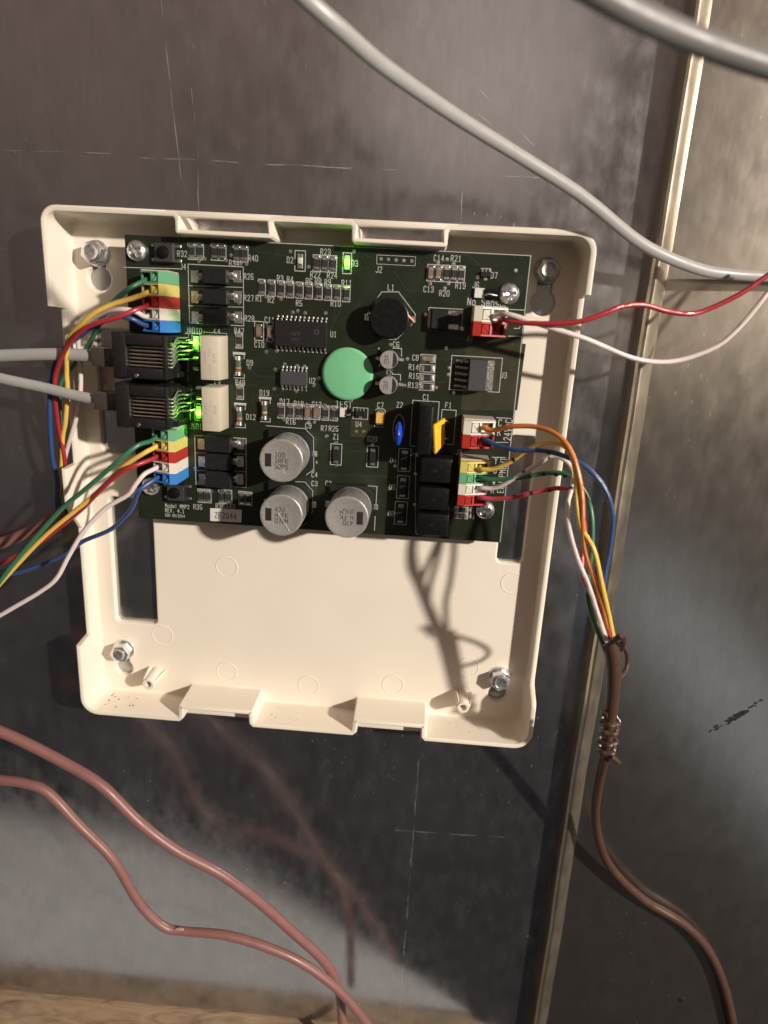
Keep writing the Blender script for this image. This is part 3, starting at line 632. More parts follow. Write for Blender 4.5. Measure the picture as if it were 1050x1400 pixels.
# voltage regulator
a, b = P(638, 534, 3), P(668, 492, 3)
mb = MB(); mb.box(a.x, b.x, a.y, b.y, .3, 4.2, .2); reg = mb.build('voltage_regulator', u3m, bd, bev=.12)
mb = MB(); mb.box(b.x - .5, b.x + 1.9, a.y + .1, b.y - .1, .05, 1.4); mb.build('heat_tab', solder, reg, bev=.15)
for k in range(5):
    y = a.y + .9 + (b.y - a.y - 1.8) * k / 4; mb = MB(); mb.tube([(a.x + .2, y, 2.4), (a.x - .9, y, 2.4), (a.x - 1.9, y, .5), (a.x - 3.6, y, .15)], .42, 8, flat=.5, res=4); mb.build('lead', dullzinc, reg)
mb = MB(); worn_print(mb, 4, (a.x + b.x) / 2, (a.y + b.y) / 2 + .9, 1.1, 4.21, rot=math.pi / 2); worn_print(mb, 2, (a.x + b.x) / 2 + 1.6, (a.y + b.y) / 2 - .5, 1.0, 4.21, rot=math.pi / 2); mb.build('chip_mark', MATS['faint_laser_mark'], reg)
# photocoupler-like block with two silver leads
a, b = P(588, 450, 1), P(614, 424, 1)
mb = MB(); mb.box(a.x, b.x, a.y, b.y, .2, 2.6, .2); op = mb.build('rectifier_block', icm, bd, bev=.12)
for py in (428, 447):
    c = P(617, py); mb = MB(); mb.box(c.x - 1, c.x + 2.2, c.y - .7, c.y + .7, .02, .5); mb.build('lead', solder, op, bev=.2)
mb = MB(); mb.box(a.x - .9, a.x, a.y + .5, b.y - .5, .02, .6); mb.build('lead', dullzinc, op, bev=.1)
srect(586.5, 420.5, 631, 451, .18)

# the six big black diodes in two banks
def bank(rows):
    for px0, px1, py, padl, padr in rows:
        a, b = P(px0, py + 10.5, 2), P(px1, py - 10.5, 2)
        mb = MB(); mb.box(a.x, b.x, a.y, b.y, .2, 3.2, .25); o = mb.build('power_diode', black2, bd, bev=.15)
        for p, blob in ((padl, False), (padr, True)):
            c = P(p, py); mb = MB(); mb.box(c.x - 1.05, c.x + 1.05, c.y - 1.6, c.y + 1.6, .015, .10); q = mb.build('pad', solder, o, bev=.04)
            mb = MB(); sx = -1 if blob else 1
            mb.box(c.x + sx * 1.7 - .9, c.x + sx * 1.7 + .9, c.y - 1.0, c.y + 1.0, .1, 1.0); mb.build('lead', solder if blob else dullzinc, o, bev=.3, seg=2)
            if blob:
                mb = MB(); mb.lathe(c.x - 1.05, c.y + .1, [(1.0, .08), (.85, .6), (.5, 1.0), (.15, 1.1)], 12); mb.build('solder_joint', solder, o)
bank([(277, 312, 378, 266, 324), (277.5, 312.5, 406, 266.5, 325), (278, 313, 434, 267, 325.5)])
bank([(280, 317, 607, 275, 329), (281, 317, 631, 276, 328.5), (281.5, 318, 655, 276.5, 328)])

# LEDs
def led(px, py, on, power=0.0):
    c = P(px, py); o = MB().box(c.x - .75, c.x + .75, c.y - 1.9, c.y + 1.9, .02, .35).build('led', solder if not on else M('led_carrier%d' % len(MATS), (.3, .35, .25), .5), bd, bev=.06)
    MB().box(c.x - .72, c.x + .72, c.y - .95, c.y + .95, .35, 1.1, .2).build('lens', ledon if on else ledoff, o, bev=.15, seg=2)
    if on:
        l = lamp('led_glow', 'POINT', (c.x, c.y, 2.0), (c.x, c.y, 0), power, (.25, 1.0, .06), .8); l.hide_render = False
led(410.5, 357, False); srect(403.5, 342.5, 417.3, 371, .22)
led(474.7, 359, True, .0006); srect(469.3, 345.5, 480, 374.5, .2)
led(268.5, 468.5, True, .0012); led(272, 563.5, True, .0012)
chip(268, 497, 'R', True, False); chip(272, 537, 'R', True, False)

prt.build('chip_print', greyink, bd)['kind'] = 'stuff'

# push buttons
def button(px, py):
    c = P(px, py, 1); x, y = c.x, c.y; o = MB().box(x - 2.9, x + 2.9, y - 2.7, y + 2.7, .05, 1.8).build('push_button', icm, bd, bev=.15)
    MB().box(x - 2.6, x + 2.6, y - 2.4, y + 2.4, 1.8, 2.05).build('cover_plate', M('button_cover%d' % len(MATS), (.09, .085, .08), .4, .6), o, bev=.1)
    MB().lathe(x - .3, y, [(1.75, 2.0), (1.72, 2.25), (1.45, 2.3), (1.35, 2.9), (1.1, 3.0)], 24).build('plunger', black, o)
    for sy in (-1, 1):
        for sx in (-1, 1):
            MB().box(x + sx * 2.9, x + sx * 4.3, y + sy * 1.9 - .4, y + sy * 1.9 + .4, .02, .35).build('lead', solder, o, bev=.1)
button(226, 345.5); button(241.5, 673)

# small SMD diodes and transistors
def smd_diode(px, py, w, h, z, endw=.8):
    c = P(px, py); o = MB().box(c.x - w / 2, c.x + w / 2, c.y - h / 2, c.y + h / 2, .15, z, .1).build('diode', icm, bd, bev=.1)
    for s in (-1, 1): MB().box(c.x - w * .36, c.x + w * .36, c.y + s * h / 2 - .2 * s, c.y + s * (h / 2 + endw), .02, .55).build('lead', solder, o, bev=.1)
for x, y in ((459.5, 621.5), (509.5, 624.5)):
    smd_diode(x, y, 1.9, 3.4, 1.2); srect(x - 7, y - 15, x + 7, y + 14.5)
    c = P(x, y - 16); SK.prism([(c.x + .55 * math.cos(t * .785), c.y + .55 * math.sin(t * .785)) for t in range(8)], .01, .03)
for x, y in ((553, 629), (551, 666), (548, 701.5)):
    smd_diode(x, y, 2.4, 4.0, 2.0, .9); srect(x - 7.3, y - 16, x + 7.3, y + 16)
def sot(px, py, flip=False):
    c = P(px, py); o = MB().box(c.x - 1.5, c.x + 1.5, c.y - .75, c.y + .75, .12, 1.05, .1).build('transistor', icm, bd, bev=.08)
    for k in (-1, 0, 1):
        s = 1; MB().box(c.x + k * .95 - .22, c.x + k * .95 + .22, c.y + .7, c.y + 1.5, .02, .3).build('lead', solder, o, bev=.06)
    MB().box(c.x - .5, c.x + .5, c.y - 1.5, c.y - .7, .02, .3).build('lead', solder, o, bev=.06)
sot(492.5, 565); srect(483, 557, 502.5, 573.5, .18); sot(664, 375.5); spath([(658, 374), (658, 367), (671, 367.5), (671, 373)], .18)
def melf(px, py, b1, b2):
    c = P(px, py); o = MB().tube([(c.x, c.y - 1.7, .95), (c.x, c.y, .95), (c.x, c.y + 1.7, .95)], .82, 14).build('glass_diode', glassm, bd)
    for s in (-1, 1): MB().tube([(c.x, c.y + s * 1.65, .95), (c.x, c.y + s * 2.7, .95)], .95, 14).build('end_cap', solder, o)
    for y, m_ in ((.75, b1), (-.55, b2)): MB().tube([(c.x, c.y + y - .25, .95), (c.x, c.y + y + .25, .95)], .84, 14).build('colour_band', m_, o)
    SK.ribbon([(c.x - 1.5, c.y + 3.5), (c.x + 1.5, c.y + 3.5)], .7, .02)
    SK.ribbon([(c.x - 1.5, c.y + 3.4), (c.x - 1.5, c.y + 2.0)], .2, .024); SK.ribbon([(c.x + 1.5, c.y + 3.4), (c.x + 1.5, c.y + 2.0)], .2, .024)
    SK.ribbon([(c.x - 1.5, c.y - 2.4), (c.x - 1.5, c.y - 3.5), (c.x + 1.5, c.y - 3.5), (c.x + 1.5, c.y - 2.4)], .2, .02)
melf(327, 500, bandg, bando); melf(328.5, 568.5, bandg, bando); melf(362.5, 560.5, bandg, bandy)
c = P(519.5, 571.5, 1); tn = MB().box(c.x - 1.3, c.x + 1.3, c.y - 1.6, c.y + 1.6, .1, 1.8, .12).build('tantalum_capacitor', tanm, bd, bev=.12)
MB().box(c.x - 1.0, c.x + 1.0, c.y + 1.5, c.y + 2.3, .05, 1.0).build('lead', solder, tn, bev=.12); MB().box(c.x - 1.0, c.x + 1.0, c.y - 2.0, c.y - 1.5, .05, 1.0).build('lead', solder, tn, bev=.12)
spath([(513, 566), (513, 561), (516, 558.5), (524, 559), (527, 561.5), (527, 566)], .18); spath([(512, 580), (512, 583), (525, 584)], .15)
# jumper blocks
def jumper(px, py, ww, dark):
    c = P(px, py, 1); o = MB().box(c.x - ww / 2, c.x + ww / 2, c.y - 1.3, c.y + 1.3, .03, .9).build('jumper', whitem, bd, bev=.12)
    MB().box(c.x + ww / 2 + .1, c.x + ww / 2 + dark, c.y - 1.1, c.y + 1.2, .03, 1.6).build('jumper_cap', black, o, bev=.15)
    MB().tube([(c.x + ww / 2 + .3, c.y - .5, 1.5), (c.x + ww / 2 + 1.1, c.y - .2, 2.0), (c.x + ww / 2 + dark - .2, c.y - .5, 1.7)], .25, 8).build('pin', solder, o)
jumper(655.5, 400.5, 2.8, 3.6); jumper(469, 564.5, 2.1, 1.3)
MB().lathe(P(676, 402).x, P(676, 402).y, [(.6, .02), (.5, .5), (.2, .6)], 10).build('solder_joint', solder, bd)

# inductor
c = P(531.5, 435, 6.2)
ind = MB().prism([(c.x + 6.2 * math.cos(t) * (1.05 if i % 2 else 1), c.y + .4 + 6.2 * math.sin(t)) for i, t in enumerate([math.radians(22.5 + 45 * k) for k in range(8)])], .05, 1.0).build('inductor', black2, bd, bev=.2)
MB().lathe(c.x, c.y, [(5.4, .9), (5.45, 1.6), (4.7, 2.0), (4.7, 4.6), (5.2, 4.9), (5.25, 5.9), (5.0, 6.2)], 40).build('core', black, ind)
MB().tube([(c.x + 5.0, c.y + 1.2, 1.5), (c.x + 5.9, c.y + .2, 1.0), (c.x + 6.6, c.y - .6, .5)], .35, 8).build('winding_end', copper, ind)
MB().tube([(c.x - 5.0, c.y + 1.2, 1.5), (c.x - 6.0, c.y + .9, 1.0), (c.x - 6.4, c.y + .2, .5)], .35, 8).build('winding_end', solder, ind)
for s in (-1, 1): MB().box(c.x + s * 5.6, c.x + s * 7.2, c.y - .9, c.y + .9, .02, .5).build('pad', solder, ind, bev=.15)

# electrolytic cans
def can(px, py, r, h, lines, flip, scr):
    c = P(px, py, h); x, y = c.x, c.y
    b_ = [(-1, -1), (1, -1), (1, 1), (-1, 1)]; q = r + .35
    base = MB().prism([(x + a, y + b) for a, b in ((-q, -q), (q - 2.2, -q), (q, -q + 2.2), (q, q - 2.2), (q - 2.2, q), (-q, q))], .08, 1.6).build('electrolytic_capacitor', black2, bd, bev=.2)
    MB().lathe(x, y, [(r * .93, 1.5), (r, 2.0), (r, 2.8), (r * .965, 3.2), (r, 3.7), (r, h - .55), (r * .985, h - .2), (r * .955, h - .02)], 56, cap=False).build('can', alum, base)
    MB().lathe(x, y, [(r * .96, h - .03), (r * .90, h + .03), (r * .85, h - .05), (.05, h - .05)], 56, cap=False).build('can_top', cantop, base)
    for s in (-1, 1): MB().box(x + s * q, x + s * (q + 1.5), y - .9, y + .9, .03, .35).build('lead', solder, base, bev=.1)
    rot = math.pi if flip else 0; cs, sn = math.cos(rot), math.sin(rot); T = lambda a, b: (x + a * cs - b * sn, y + a * sn + b * cs)
    mk = MB(); hs = r * .3
    mk.prism([T(*t) for t in ((-r * .74, -hs), (-r * .45, -hs), (-r * .45, hs), (-r * .74, hs))], h - .06, h - .035); mk.fix = True
    mk.build('polarity_mark', blackink, base)
    mk = MB()
    for i, s in enumerate(lines):
        q_ = T(-r * .28, r * .26 - i * r * .27); text(mk, s, q_[0], q_[1], r * .20, h - .035, rot, anchor='l', w=r * .028, wide=.8)
    mk.build('can_print', greyink, base)
    for pts in scr:
        mk = MB(); mk.tube([T(a * r, b * r) + (h - .04,) for a, b in pts], [.16] * len(pts), 8, flat=.5); mk.build('vent_score', alum, base)
can(384.3, 630, 6.25, 13.5, ('100', '2AFK', '30PS'), False, [[(-.38, -.08), (0, -.38), (.25, -.68)]])
can(384.3, 704.5, 6.25, 13.5, ('470', 'H FK', '070M'), False, [[(-.15, .1), (.1, -.3), (.42, -.82)], [(0, .3), (.38, .62)]])
can(474, 707.5, 6.3, 13.5, ('470', 'H FK', '070M'), True, [[(.45, -.45), (.1, -.2), (-.3, -.1)]])
def small_can(px, py):
    r, h = 2.55, 5.6; c = P(px, py, h); x, y = c.x, c.y
    base = MB().prism([(x + a, y + b) for a, b in ((-2.7, -2.7), (1.9, -2.7), (2.7, -1.9), (2.7, 1.9), (1.9, 2.7), (-2.7, 2.7))], .05, 1.0).build('electrolytic_capacitor', black2, bd, bev=.15)
    MB().lathe(x, y, [(r * .92, .9), (r, 1.3), (r * .95, 1.8), (r, 2.1), (r, h - .3), (r * .95, h)], 36, cap=False).build('can', alum, base)
    MB().lathe(x, y, [(r * .955, h - .02), (r * .85, h), (.03, h)], 36, cap=False).build('can_top', cantop, base)
    seg_ = [(x + r * .93 * math.cos(t), y + r * .93 * math.sin(t)) for t in [math.radians(-62 + 124 * k / 12) for k in range(13)]]
    MB().prism(seg_, h - .01, h + .015).build('polarity_mark', blackink, base)
    mk = MB(); text(mk, '22', x - .7, y + .5, 1.0, h + .01, .15, w=.15); worn_print(mk, 3, x - .6, y - .7, .9, h + .01, .15); mk.build('can_print', greyink, base)
    for s in (-1, 1): MB().box(x + s * 2.7, x + s * 4.0, y - .45, y + .45, .03, .3).build('lead', solder, base, bev=.08)
small_can(531.5, 492); small_can(530.5, 527)

# round green sticker laid over the chips
c = P(474.8, 511.5, 1.6); mb = MB(); rings = []
def zz(u, v): return 1.55 + .35 * math.cos(v * .34 + .5) * .6 - .012 * u * u + .25 * math.exp(-((u - 6) ** 2) / 3) * .4
for i in range(9):
    r = 7.45 * i / 8
    rings.append([mb.bm.verts.new((c.x + r * math.cos(2 * math.pi * k / 48), c.y + r * math.sin(2 * math.pi * k / 48), zz(r * math.cos(2 * math.pi * k / 48), r * math.sin(2 * math.pi * k / 48)))) for k in range(48)] if i else [mb.bm.verts.new((c.x, c.y, zz(0, 0)))])
for k in range(48): mb.face([rings[0][0], rings[1][k], rings[1][(k + 1) % 48]], True)
for a, b in zip(rings[1:], rings[2:]):
    for k in range(48): mb.face([a[k], b[k], b[(k + 1) % 48], a[(k + 1) % 48]], True)
o = mb.build('round_sticker', dotm, bd); md = o.modifiers.new('thickness', 'SOLIDIFY'); md.thickness = .00012; md.offset = 0
# paper label
a, b = P(288, 713), P(330, 696); lb = MB().prism([tuple(P(*q))[:2] for q in ((287.5, 712), (330, 714.3), (330.5, 697), (287.5, 694.6))], .02, .10).build('serial_label', whitem, bd)
mb = MB(); c = P(308.5, 705); text(mb, 'ZF2044', c.x, c.y, 1.75, .11, rot=.0, w=.2); mb.build('label_print', blackink, lb)

# film capacitor, fuse, varistor
a, b = P(568.5, 622, 11), P(594.5, 555, 11); MB().box(a.x, b.x, a.y, b.y, .1, 11, .1).build('film_capacitor', black, bd, bev=.6, seg=3)
q = [P(607, 571, 3), P(606.5, 606, 3), P(593.8, 621, 8.5), P(592.3, 581, 8.5)]
nrm = (q[1] - q[0]).cross(q[3] - q[0]).normalized() * .55
fz = MB().hexa([tuple(v - nrm) for v in q] + [tuple(v + nrm) for v in q]); fz.fix = True; fuse = fz.build('resettable_fuse', yelm, bd, bev=.35, seg=2)
for py in (577, 600): MB().tube([tuple(P(606, py, 3.2)), tuple(P(610, py - 1, 2.5)), tuple(P(613, py, .05))], .3, 8).build('lead', yelm if py < 590 else solder, fuse)
c = P(545.3, 592, 5); mb = MB()
for k in range(9): pass
vr = MB().lathe(0, 0, [(.05, -1.0), (.45, -.93), (.8, -.6), (1.0, 0), (.8, .6), (.45, .93), (.05, 1.0)], 20)
for v in vr.bm.verts: v.co = Vector((c.x + v.co.x * 1.35, c.y + v.co.z * 3.5, 5.2 + v.co.y * 3.6))
vr.fix = True; var = vr.build('varistor', bluem, bd)
for s in (-1, 1): MB().tube([(c.x, c.y + s * 2.3, 2.6), (c.x, c.y + s * 2.5, 1), (c.x, c.y + s * 2.6, 0)], .3, 8).build('lead', bluem if s > 0 else solder, var)
# three black power relays
for x0, x1, y0, y1 in ((573, 620, 627.5, 659.5), (571, 617.5, 668, 697), (568.5, 615, 704, 731)):
    a, b = P(x0, y1, 8.5), P(x1, y0, 8.5); rl = MB().box(a.x, b.x, a.y, b.y, .2, 8.5, .1).build('power_relay', black, bd, bev=.45, seg=3)
    MB().lathe((a.x + b.x) / 2, (a.y + b.y) / 2, [(.55, 8.49), (.5, 8.56), (.3, 8.5), (.05, 8.49)], 14).build('moulding_mark', black2, rl)
# two beige signal relays
for x0, x1, y0, y1 in ((274, 299.5, 459.5, 519.5), (276, 300.5, 530, 589.5)):
    a, b = P(x0, y1, 9), P(x1, y0, 9); rl = MB().box(a.x, b.x, a.y, b.y, .4, 9, .12).build('signal_relay', relaym, bd, bev=.22, seg=2)
    mk = MB(); cx, cy = (a.x + b.x) / 2, (a.y + b.y) / 2
    worn_print(mk, 6, cx - 1.5, cy, .95, 9.01, math.pi / 2); worn_print(mk, 5, cx, cy + 1.6, .7, 9.01, math.pi / 2); worn_print(mk, 5, cx + 1.2, cy, .8, 9.01, math.pi / 2); worn_print(mk, 6, cx, cy - 3, .7, 9.01, math.pi / 2)
    mk.build('relay_print', M('faint_relay_print%d' % len(MATS), (.36, .32, .26), .6), rl)

# modular jacks
def jack(x0, x1, y0, y1, win, ybp):
    H = 12.8; a, b = P(x0, y1, H), P(x1, y0, H); w0, w1_ = P(win[0], win[3], H), P(win[1], win[2], H)
    mb = MB()
    mb.box(a.x, b.x, a.y, b.y, .1, H - 3.2)
    jk = mb.build('modular_jack', jackm, bd, bev=.3, seg=2)
    for n_, (p, q, r, s) in enumerate(((a.x, w0.x, a.y, b.y), (w1_.x, b.x, a.y, b.y), (w0.x, w1_.x, a.y, w0.y), (w0.x, w1_.x, w1_.y, b.y))):
        MB().box(p + .01 * n_, q - .01 * n_, r + .013 * n_, s - .013 * n_, H - 3.3, H - .02 * n_).build('top_frame', jackm, jk, bev=.28, seg=2)
    MB().box(a.x - .4, a.x + 2.6, a.y - .35, b.y + .35, .5, H - .5).build('mouth_collar', jackm, jk, bev=.25)
    MB().lathe(a.x + (b.x - a.x) * .42, a.y + .9, [(.55, H - .03), (.5, H + .02), (.3, H - .01), (.1, H + .02)], 12).build('moulding_mark', dullzinc, jk)
    for k in range(6):
        y = w0.y + (w1_.y - w0.y) * (k + .5) / 6
        MB().tube([(w0.x + .2, y, H - 1.9), (w1_.x - 1.0, y, H - 1.1), (w1_.x - .1, y, H - .5), (w1_.x + .9, y, H - .25)], .26, 8).build('contact', contact, jk)
        yb = ybp[0] + (ybp[1] - ybp[0]) * (k + .5) / 6; o = 2.5 if k % 2 else 4.4
        MB().tube([(b.x - .3, y, H - 2.0), (b.x + .7, y, H - 2.4), (b.x + 1.2, yb, H - 5), (b.x + o * .7, yb + .1, 4.5), (b.x + o * .75, yb + .1, .1)], .28, 8).build('pin', solder, jk)
    MB().box(b.x - .2, b.x + 1.4, a.y + .4, a.y + 1.9, .1, 8).build('rear_rib', jackm, jk, bev=.2); MB().box(b.x - .2, b.x + 1.4, b.y - 1.9, b.y - .4, .1, 8).build('rear_rib', jackm, jk, bev=.2)
    for k in range(5): MB().box(b.x + .9 , b.x + 3.4, b.y - 1.1 - k * .05, b.y - .8 - k * .05, .1 + k * 1.5, .9 + k * 1.5).build('rear_rib', jackm, jk)
    return a, b, jk
jA = jack(156, 226.5, 459, 516, (173, 221, 474, 502), (-33.5, -26.5))
jB = jack(160, 228.5, 529, 583.5, (178, 224, 544, 571.5), (-48, -41))

# spring terminal strips; every pole is a part of its strip
def terminal(px0, px1, py0, py1, colours, wire_side, H=11.0):
    a, b = P(px0, py1, H), P(px1, py0, H); x0, x1 = a.x, b.x; n = len(colours); pitch = (b.y - a.y) / n
    root = None; hp = []
    L_ = x1 - x0; D = wire_side           # -1: wires leave to the left, +1: to the right
    X = lambda t: (x1 - t * L_) if D < 0 else (x0 + t * L_)
    strip = MB().box(x0 + .3, x1 - .3, a.y + .2, b.y - .2, .05, 1.0).build('terminal_strip', TB['cream'], bd, bev=.1)
    for k, col in enumerate(colours):
        y1 = b.y - k * pitch - .03; y0 = y1 - pitch + .06; m_ = TB[col]
        mb = MB()
        def sec(t0, t1, ya, yb, z0, z1a, z1b):   # slab between depth t0..t1 with sloping top
            p = [(X(t0), ya), (X(t1), ya), (X(t1), yb), (X(t0), yb)]
            if D < 0: mb.hexa([(p[1][0], ya, z0), (p[0][0], ya, z0), (p[0][0], yb, z0), (p[1][0], yb, z0), (p[1][0], ya, z1b), (p[0][0], ya, z1a), (p[0][0], yb, z1a), (p[1][0], yb, z1b)])
            else: mb.hexa([(p[0][0], ya, z0), (p[1][0], ya, z0), (p[1][0], yb, z0), (p[0][0], yb, z0), (p[0][0], ya, z1a), (p[1][0], ya, z1b), (p[1][0], yb, z1b), (p[0][0], yb, z1a)])
        wl = .42
        sec(0, .24, y0, y1, .3, H - .35, H)                                   # plain shoulder
        sec(.24, 1, y0, y0 + wl, .3, H, H - 2.6); sec(.24, 1, y1 - wl, y1, .3, H, H - 2.6)     # cheeks
        sec(.24, 1, y0 + wl, y1 - wl, .3, H - 3.6, H - 5.2)                   # floor of the throat
        sec(.50, .56, y0 + wl, y1 - wl, H - 4, H - .85, H - 1.05)             # bridge between button and hole
        sec(.93, 1, y0 + wl, y1 - wl, H - 6, H - 2.9, H - 3.1)                # lip
        mb.fix = True
        o = mb.build('pole', m_, strip)
        # push-in release: a wedge split along its diagonal
        ya, yb = y0 + wl + .06, y1 - wl - .06; xa, xb = X(.26), X(.49); zt = H - .55
        mbb = MB()
        for tri, dz in ((((xa, ya), (xb, ya), (xa, yb)), 0), (((xb, yb), (xa, yb), (xb, ya)), -.55)):
            g = [(Vector(t) + (Vector((sum(p[0] for p in tri) / 3, sum(p[1] for p in tri) / 3)) - Vector(t)) * .10) for t in tri]
            mbb.prism([tuple(t) for t in g], H - 3.5, zt + dz)
        mbb.fix = True; mbb.build('release_button', m_, strip, bev=.06)
        MB().box(min(X(.58), X(.92)), max(X(.58), X(.92)), y0 + wl + .02, y1 - wl - .02, H - 5.3, H - 4.9).build('wire_hole', holem, strip)
        hp.append(((X(.74)), (y0 + y1) / 2, H - 4.3))
    for yy, cc in ((b.y + .2, colours[0]),):
        mb = MB(); mb.box(x0 + .1, x1 - .1, b.y - .02, b.y + .35, .3, H - 2.8); mb.build('end_plate', TB['cream'], strip, bev=.1)
    return hp
LC = ['green', 'yellow', 'red', 'white', 'blue']
hJ4 = terminal(190, 225, 370.5, 453, LC, -1)
hJ5 = terminal(205, 238, 588.5, 661, LC, -1)
hS = terminal(646, 697, 421.5, 459, ['white', 'red'], 1)
hV = terminal(631.5, 679.5, 578, 613, ['white', 'red'], 1)
hE = terminal(625, 671.5, 634, 691.5, ['yellow', 'green', 'white', 'red'], 1)
SK.build('printed_legend', silk, bd)

# cross-head screws of the board
def phillips(px, py, label, rot):
    c = P(px, py, 1.2); x, y = c.x, c.y; r = 2.75; mb = MB(); rings = []
    NR, NS = 12, 64
    for i in range(NR + 1):
        q = r * i / NR; ring = []
        for k in range(NS):
            t = 2 * math.pi * k / NS; u, v = q * math.cos(t - rot), q * math.sin(t - rot)
            z = .35 + 1.75 * math.sqrt(max(0, 1 - (q / (r * 1.04)) ** 2))
            arm = min(abs(u), abs(v)); ln = max(abs(u), abs(v))
            if arm < .42 and ln < 1.75: z -= .95 * (1 - ln / 2.1) + .15
            ring.append(mb.bm.verts.new((x + q * math.cos(t), y + q * math.sin(t), z)))
            if i == 0: ring *= NS; break
        rings.append(ring)
    for a, b in zip(rings, rings[1:]):
        for k in range(NS):
            f = [a[k], b[k], b[(k + 1) % NS], a[(k + 1) % NS]]
            mb.face([a[0], b[k], b[(k + 1) % NS]] if a[0] is a[1] else f, True)
    mb.lathe(x, y, [(r * .97, .02), (r, .2), (r, .87)], NS, cap=False)
    tag(mb.build('cross_head_screw', zinc, None, (x, y, 0), ang=50), label, 'screw', 'cross-head screws holding the circuit board')
phillips(185.5, 342.5, 'cross-head screw at the board corner beside the upper push button', .5)
phillips(696.5, 401.5, 'cross-head screw above the red and white two-pole terminal', .2)
phillips(205, 665.5, 'cross-head screw half hidden under the blue wire by the lower button', .9)
phillips(663.5, 698.5, 'cross-head screw below the four-pole terminal strip', .6)

# ------------------------------------------------------------------ wires and cables
def pts(*q): return [tuple(P(*v)) for v in q]
def wire(name, colour, path_, label, cat='wire', group=None, r=.68, flat=None, n=12, marks_=()):
    mb = MB(); mb.tube(path_, r, n, flat=flat, res=8); o = mb.build(name, WI[colour] if isinstance(colour, str) else colour)
    tag(o, label, cat, group); return o
def marks_on(path_, r, spots, parent):
    for a, b in spots:
        MB().tube([a, tuple((Vector(a) + Vector(b)) / 2), b], r, 12, res=3, caps=False).build('wire_marking', WI['mark'], parent)
G1, G2 = 'wires of the upper terminal strip', 'wires of the lower terminal strip'
wire('wire', 'green', [hJ4[0]] + pts((193, 386, 9.8), (173.6, 396.7, 12), (146.6, 421.7, 11), (131, 452.6, 6), (119.6, 474, 3), (100, 500, 0), (84, 522, -1), (81, 545, -2), (83, 590, -3), (84, 650, -5), (80, 690, -7)), 'green wire from the topmost pole of the upper terminal strip', group=G1)
wire('wire', 'blue', [hJ4[4]] + pts((196, 444, 9.5), (177.5, 435, 12), (154, 434, 12), (120, 452, 10), (89, 476, 7), (72, 506.6, 5), (68, 553, 3), (71, 622, 0), (78, 655, -3), (78, 690, -6)), 'dark blue wire arching down from the upper terminal strip behind the grey cables', group=G1)
wire('wire', 'white', [hJ4[3]] + pts((198, 433, 10), (185, 426, 12.5), (165, 423, 13), (143, 427.5, 11), (119.6, 441, 8), (107, 460, 5), (110, 500, 2), (110, 534, 1), (106, 564, 0), (97, 597, -2), (89, 625, -4), (84, 660, -6)), 'white wire from the upper terminal strip dropping behind the grey cables', group=G1)
wire('wire', 'yellow', [hJ4[1]] + pts((198, 402, 10), (180, 408, 13), (154, 416, 14), (130, 428, 14), (112, 443, 13), (93, 466, 10), (91, 506.6, 6), (92, 533.6, 4), (89.5, 576, 1), (85.6, 599, -1), (84, 640, -4), (80, 680, -6)), 'yellow wire arching down from the upper terminal strip', group=G1)
wire('wire', 'red', [hJ4[2]] + pts((199, 419, 10), (183, 424.5, 13), (160, 434, 14.5), (119.6, 447, 14), (93, 472, 11), (79, 502.7, 7), (74.5, 530, 5), (79, 576, 1), (88, 626, -3), (90, 660, -6)), 'red wire arching down from the upper terminal strip over the others', group=G1)
wire('wire', 'green', [hJ5[0]] + pts((208, 602, 9.8), (189, 608.6, 14), (170, 623, 16), (154, 637, 16), (117, 668.6, 14), (83, 697, 12), (40, 745, 12), (15, 775, 12), (-15, 815, 12)), 'green wire from the lower terminal strip running down past the frame edge', group=G2)
wire('wire', 'yellow', [hJ5[1]] + pts((209, 613, 9.8), (197, 619.5, 12), (168.6, 638, 12), (140, 666, 11), (121, 684, 10.5), (103, 698, 10), (60, 734, 9), (20, 776, 8), (-12, 812, 7)), 'yellow wire from the lower terminal strip between green and red', group=G2)
wire('wire', 'red', [hJ5[2]] + pts((208, 627.5, 10), (186, 636, 13.5), (166, 645, 14), (137, 670, 12), (111, 697, 9), (75, 726, 6), (48, 746, 5), (0, 771, 4), (-25, 783, 3)), 'red wire from the lower terminal strip below the yellow one', group=G2)
wire('wire', 'white', [hJ5[3]] + pts((209, 642, 10), (197, 648.6, 13), (185, 663, 14), (174, 677, 14), (143, 696, 14), (114, 727, 14), (94, 760, 14), (77, 791, 14), (55, 809, 14), (25, 827, 14), (-15, 850, 14)), 'long white wire sagging lowest from the lower terminal strip', group=G2)
wire('wire', 'blue', [hJ5[4]] + pts((212, 655, 10), (194, 667, 13), (188, 675, 13), (183, 689, 12), (174, 703, 11), (151, 724, 9), (114, 740, 6), (92, 756, 5), (60, 771, 4), (25, 783, 4), (-15, 791, 4)), 'dark blue wire from the lower terminal strip across the long empty slot', group=G2)
jk = MB(); jk.tube(pts((-30, 752, -4), (15, 738, -5), (50, 722, -6), (82, 697, -7)), 2.0, 16); o = jk.build('cable_jacket', pinkjk)
tag(o, 'short end of a pink-brown cable jacket at the left edge beside the wires', 'cable')
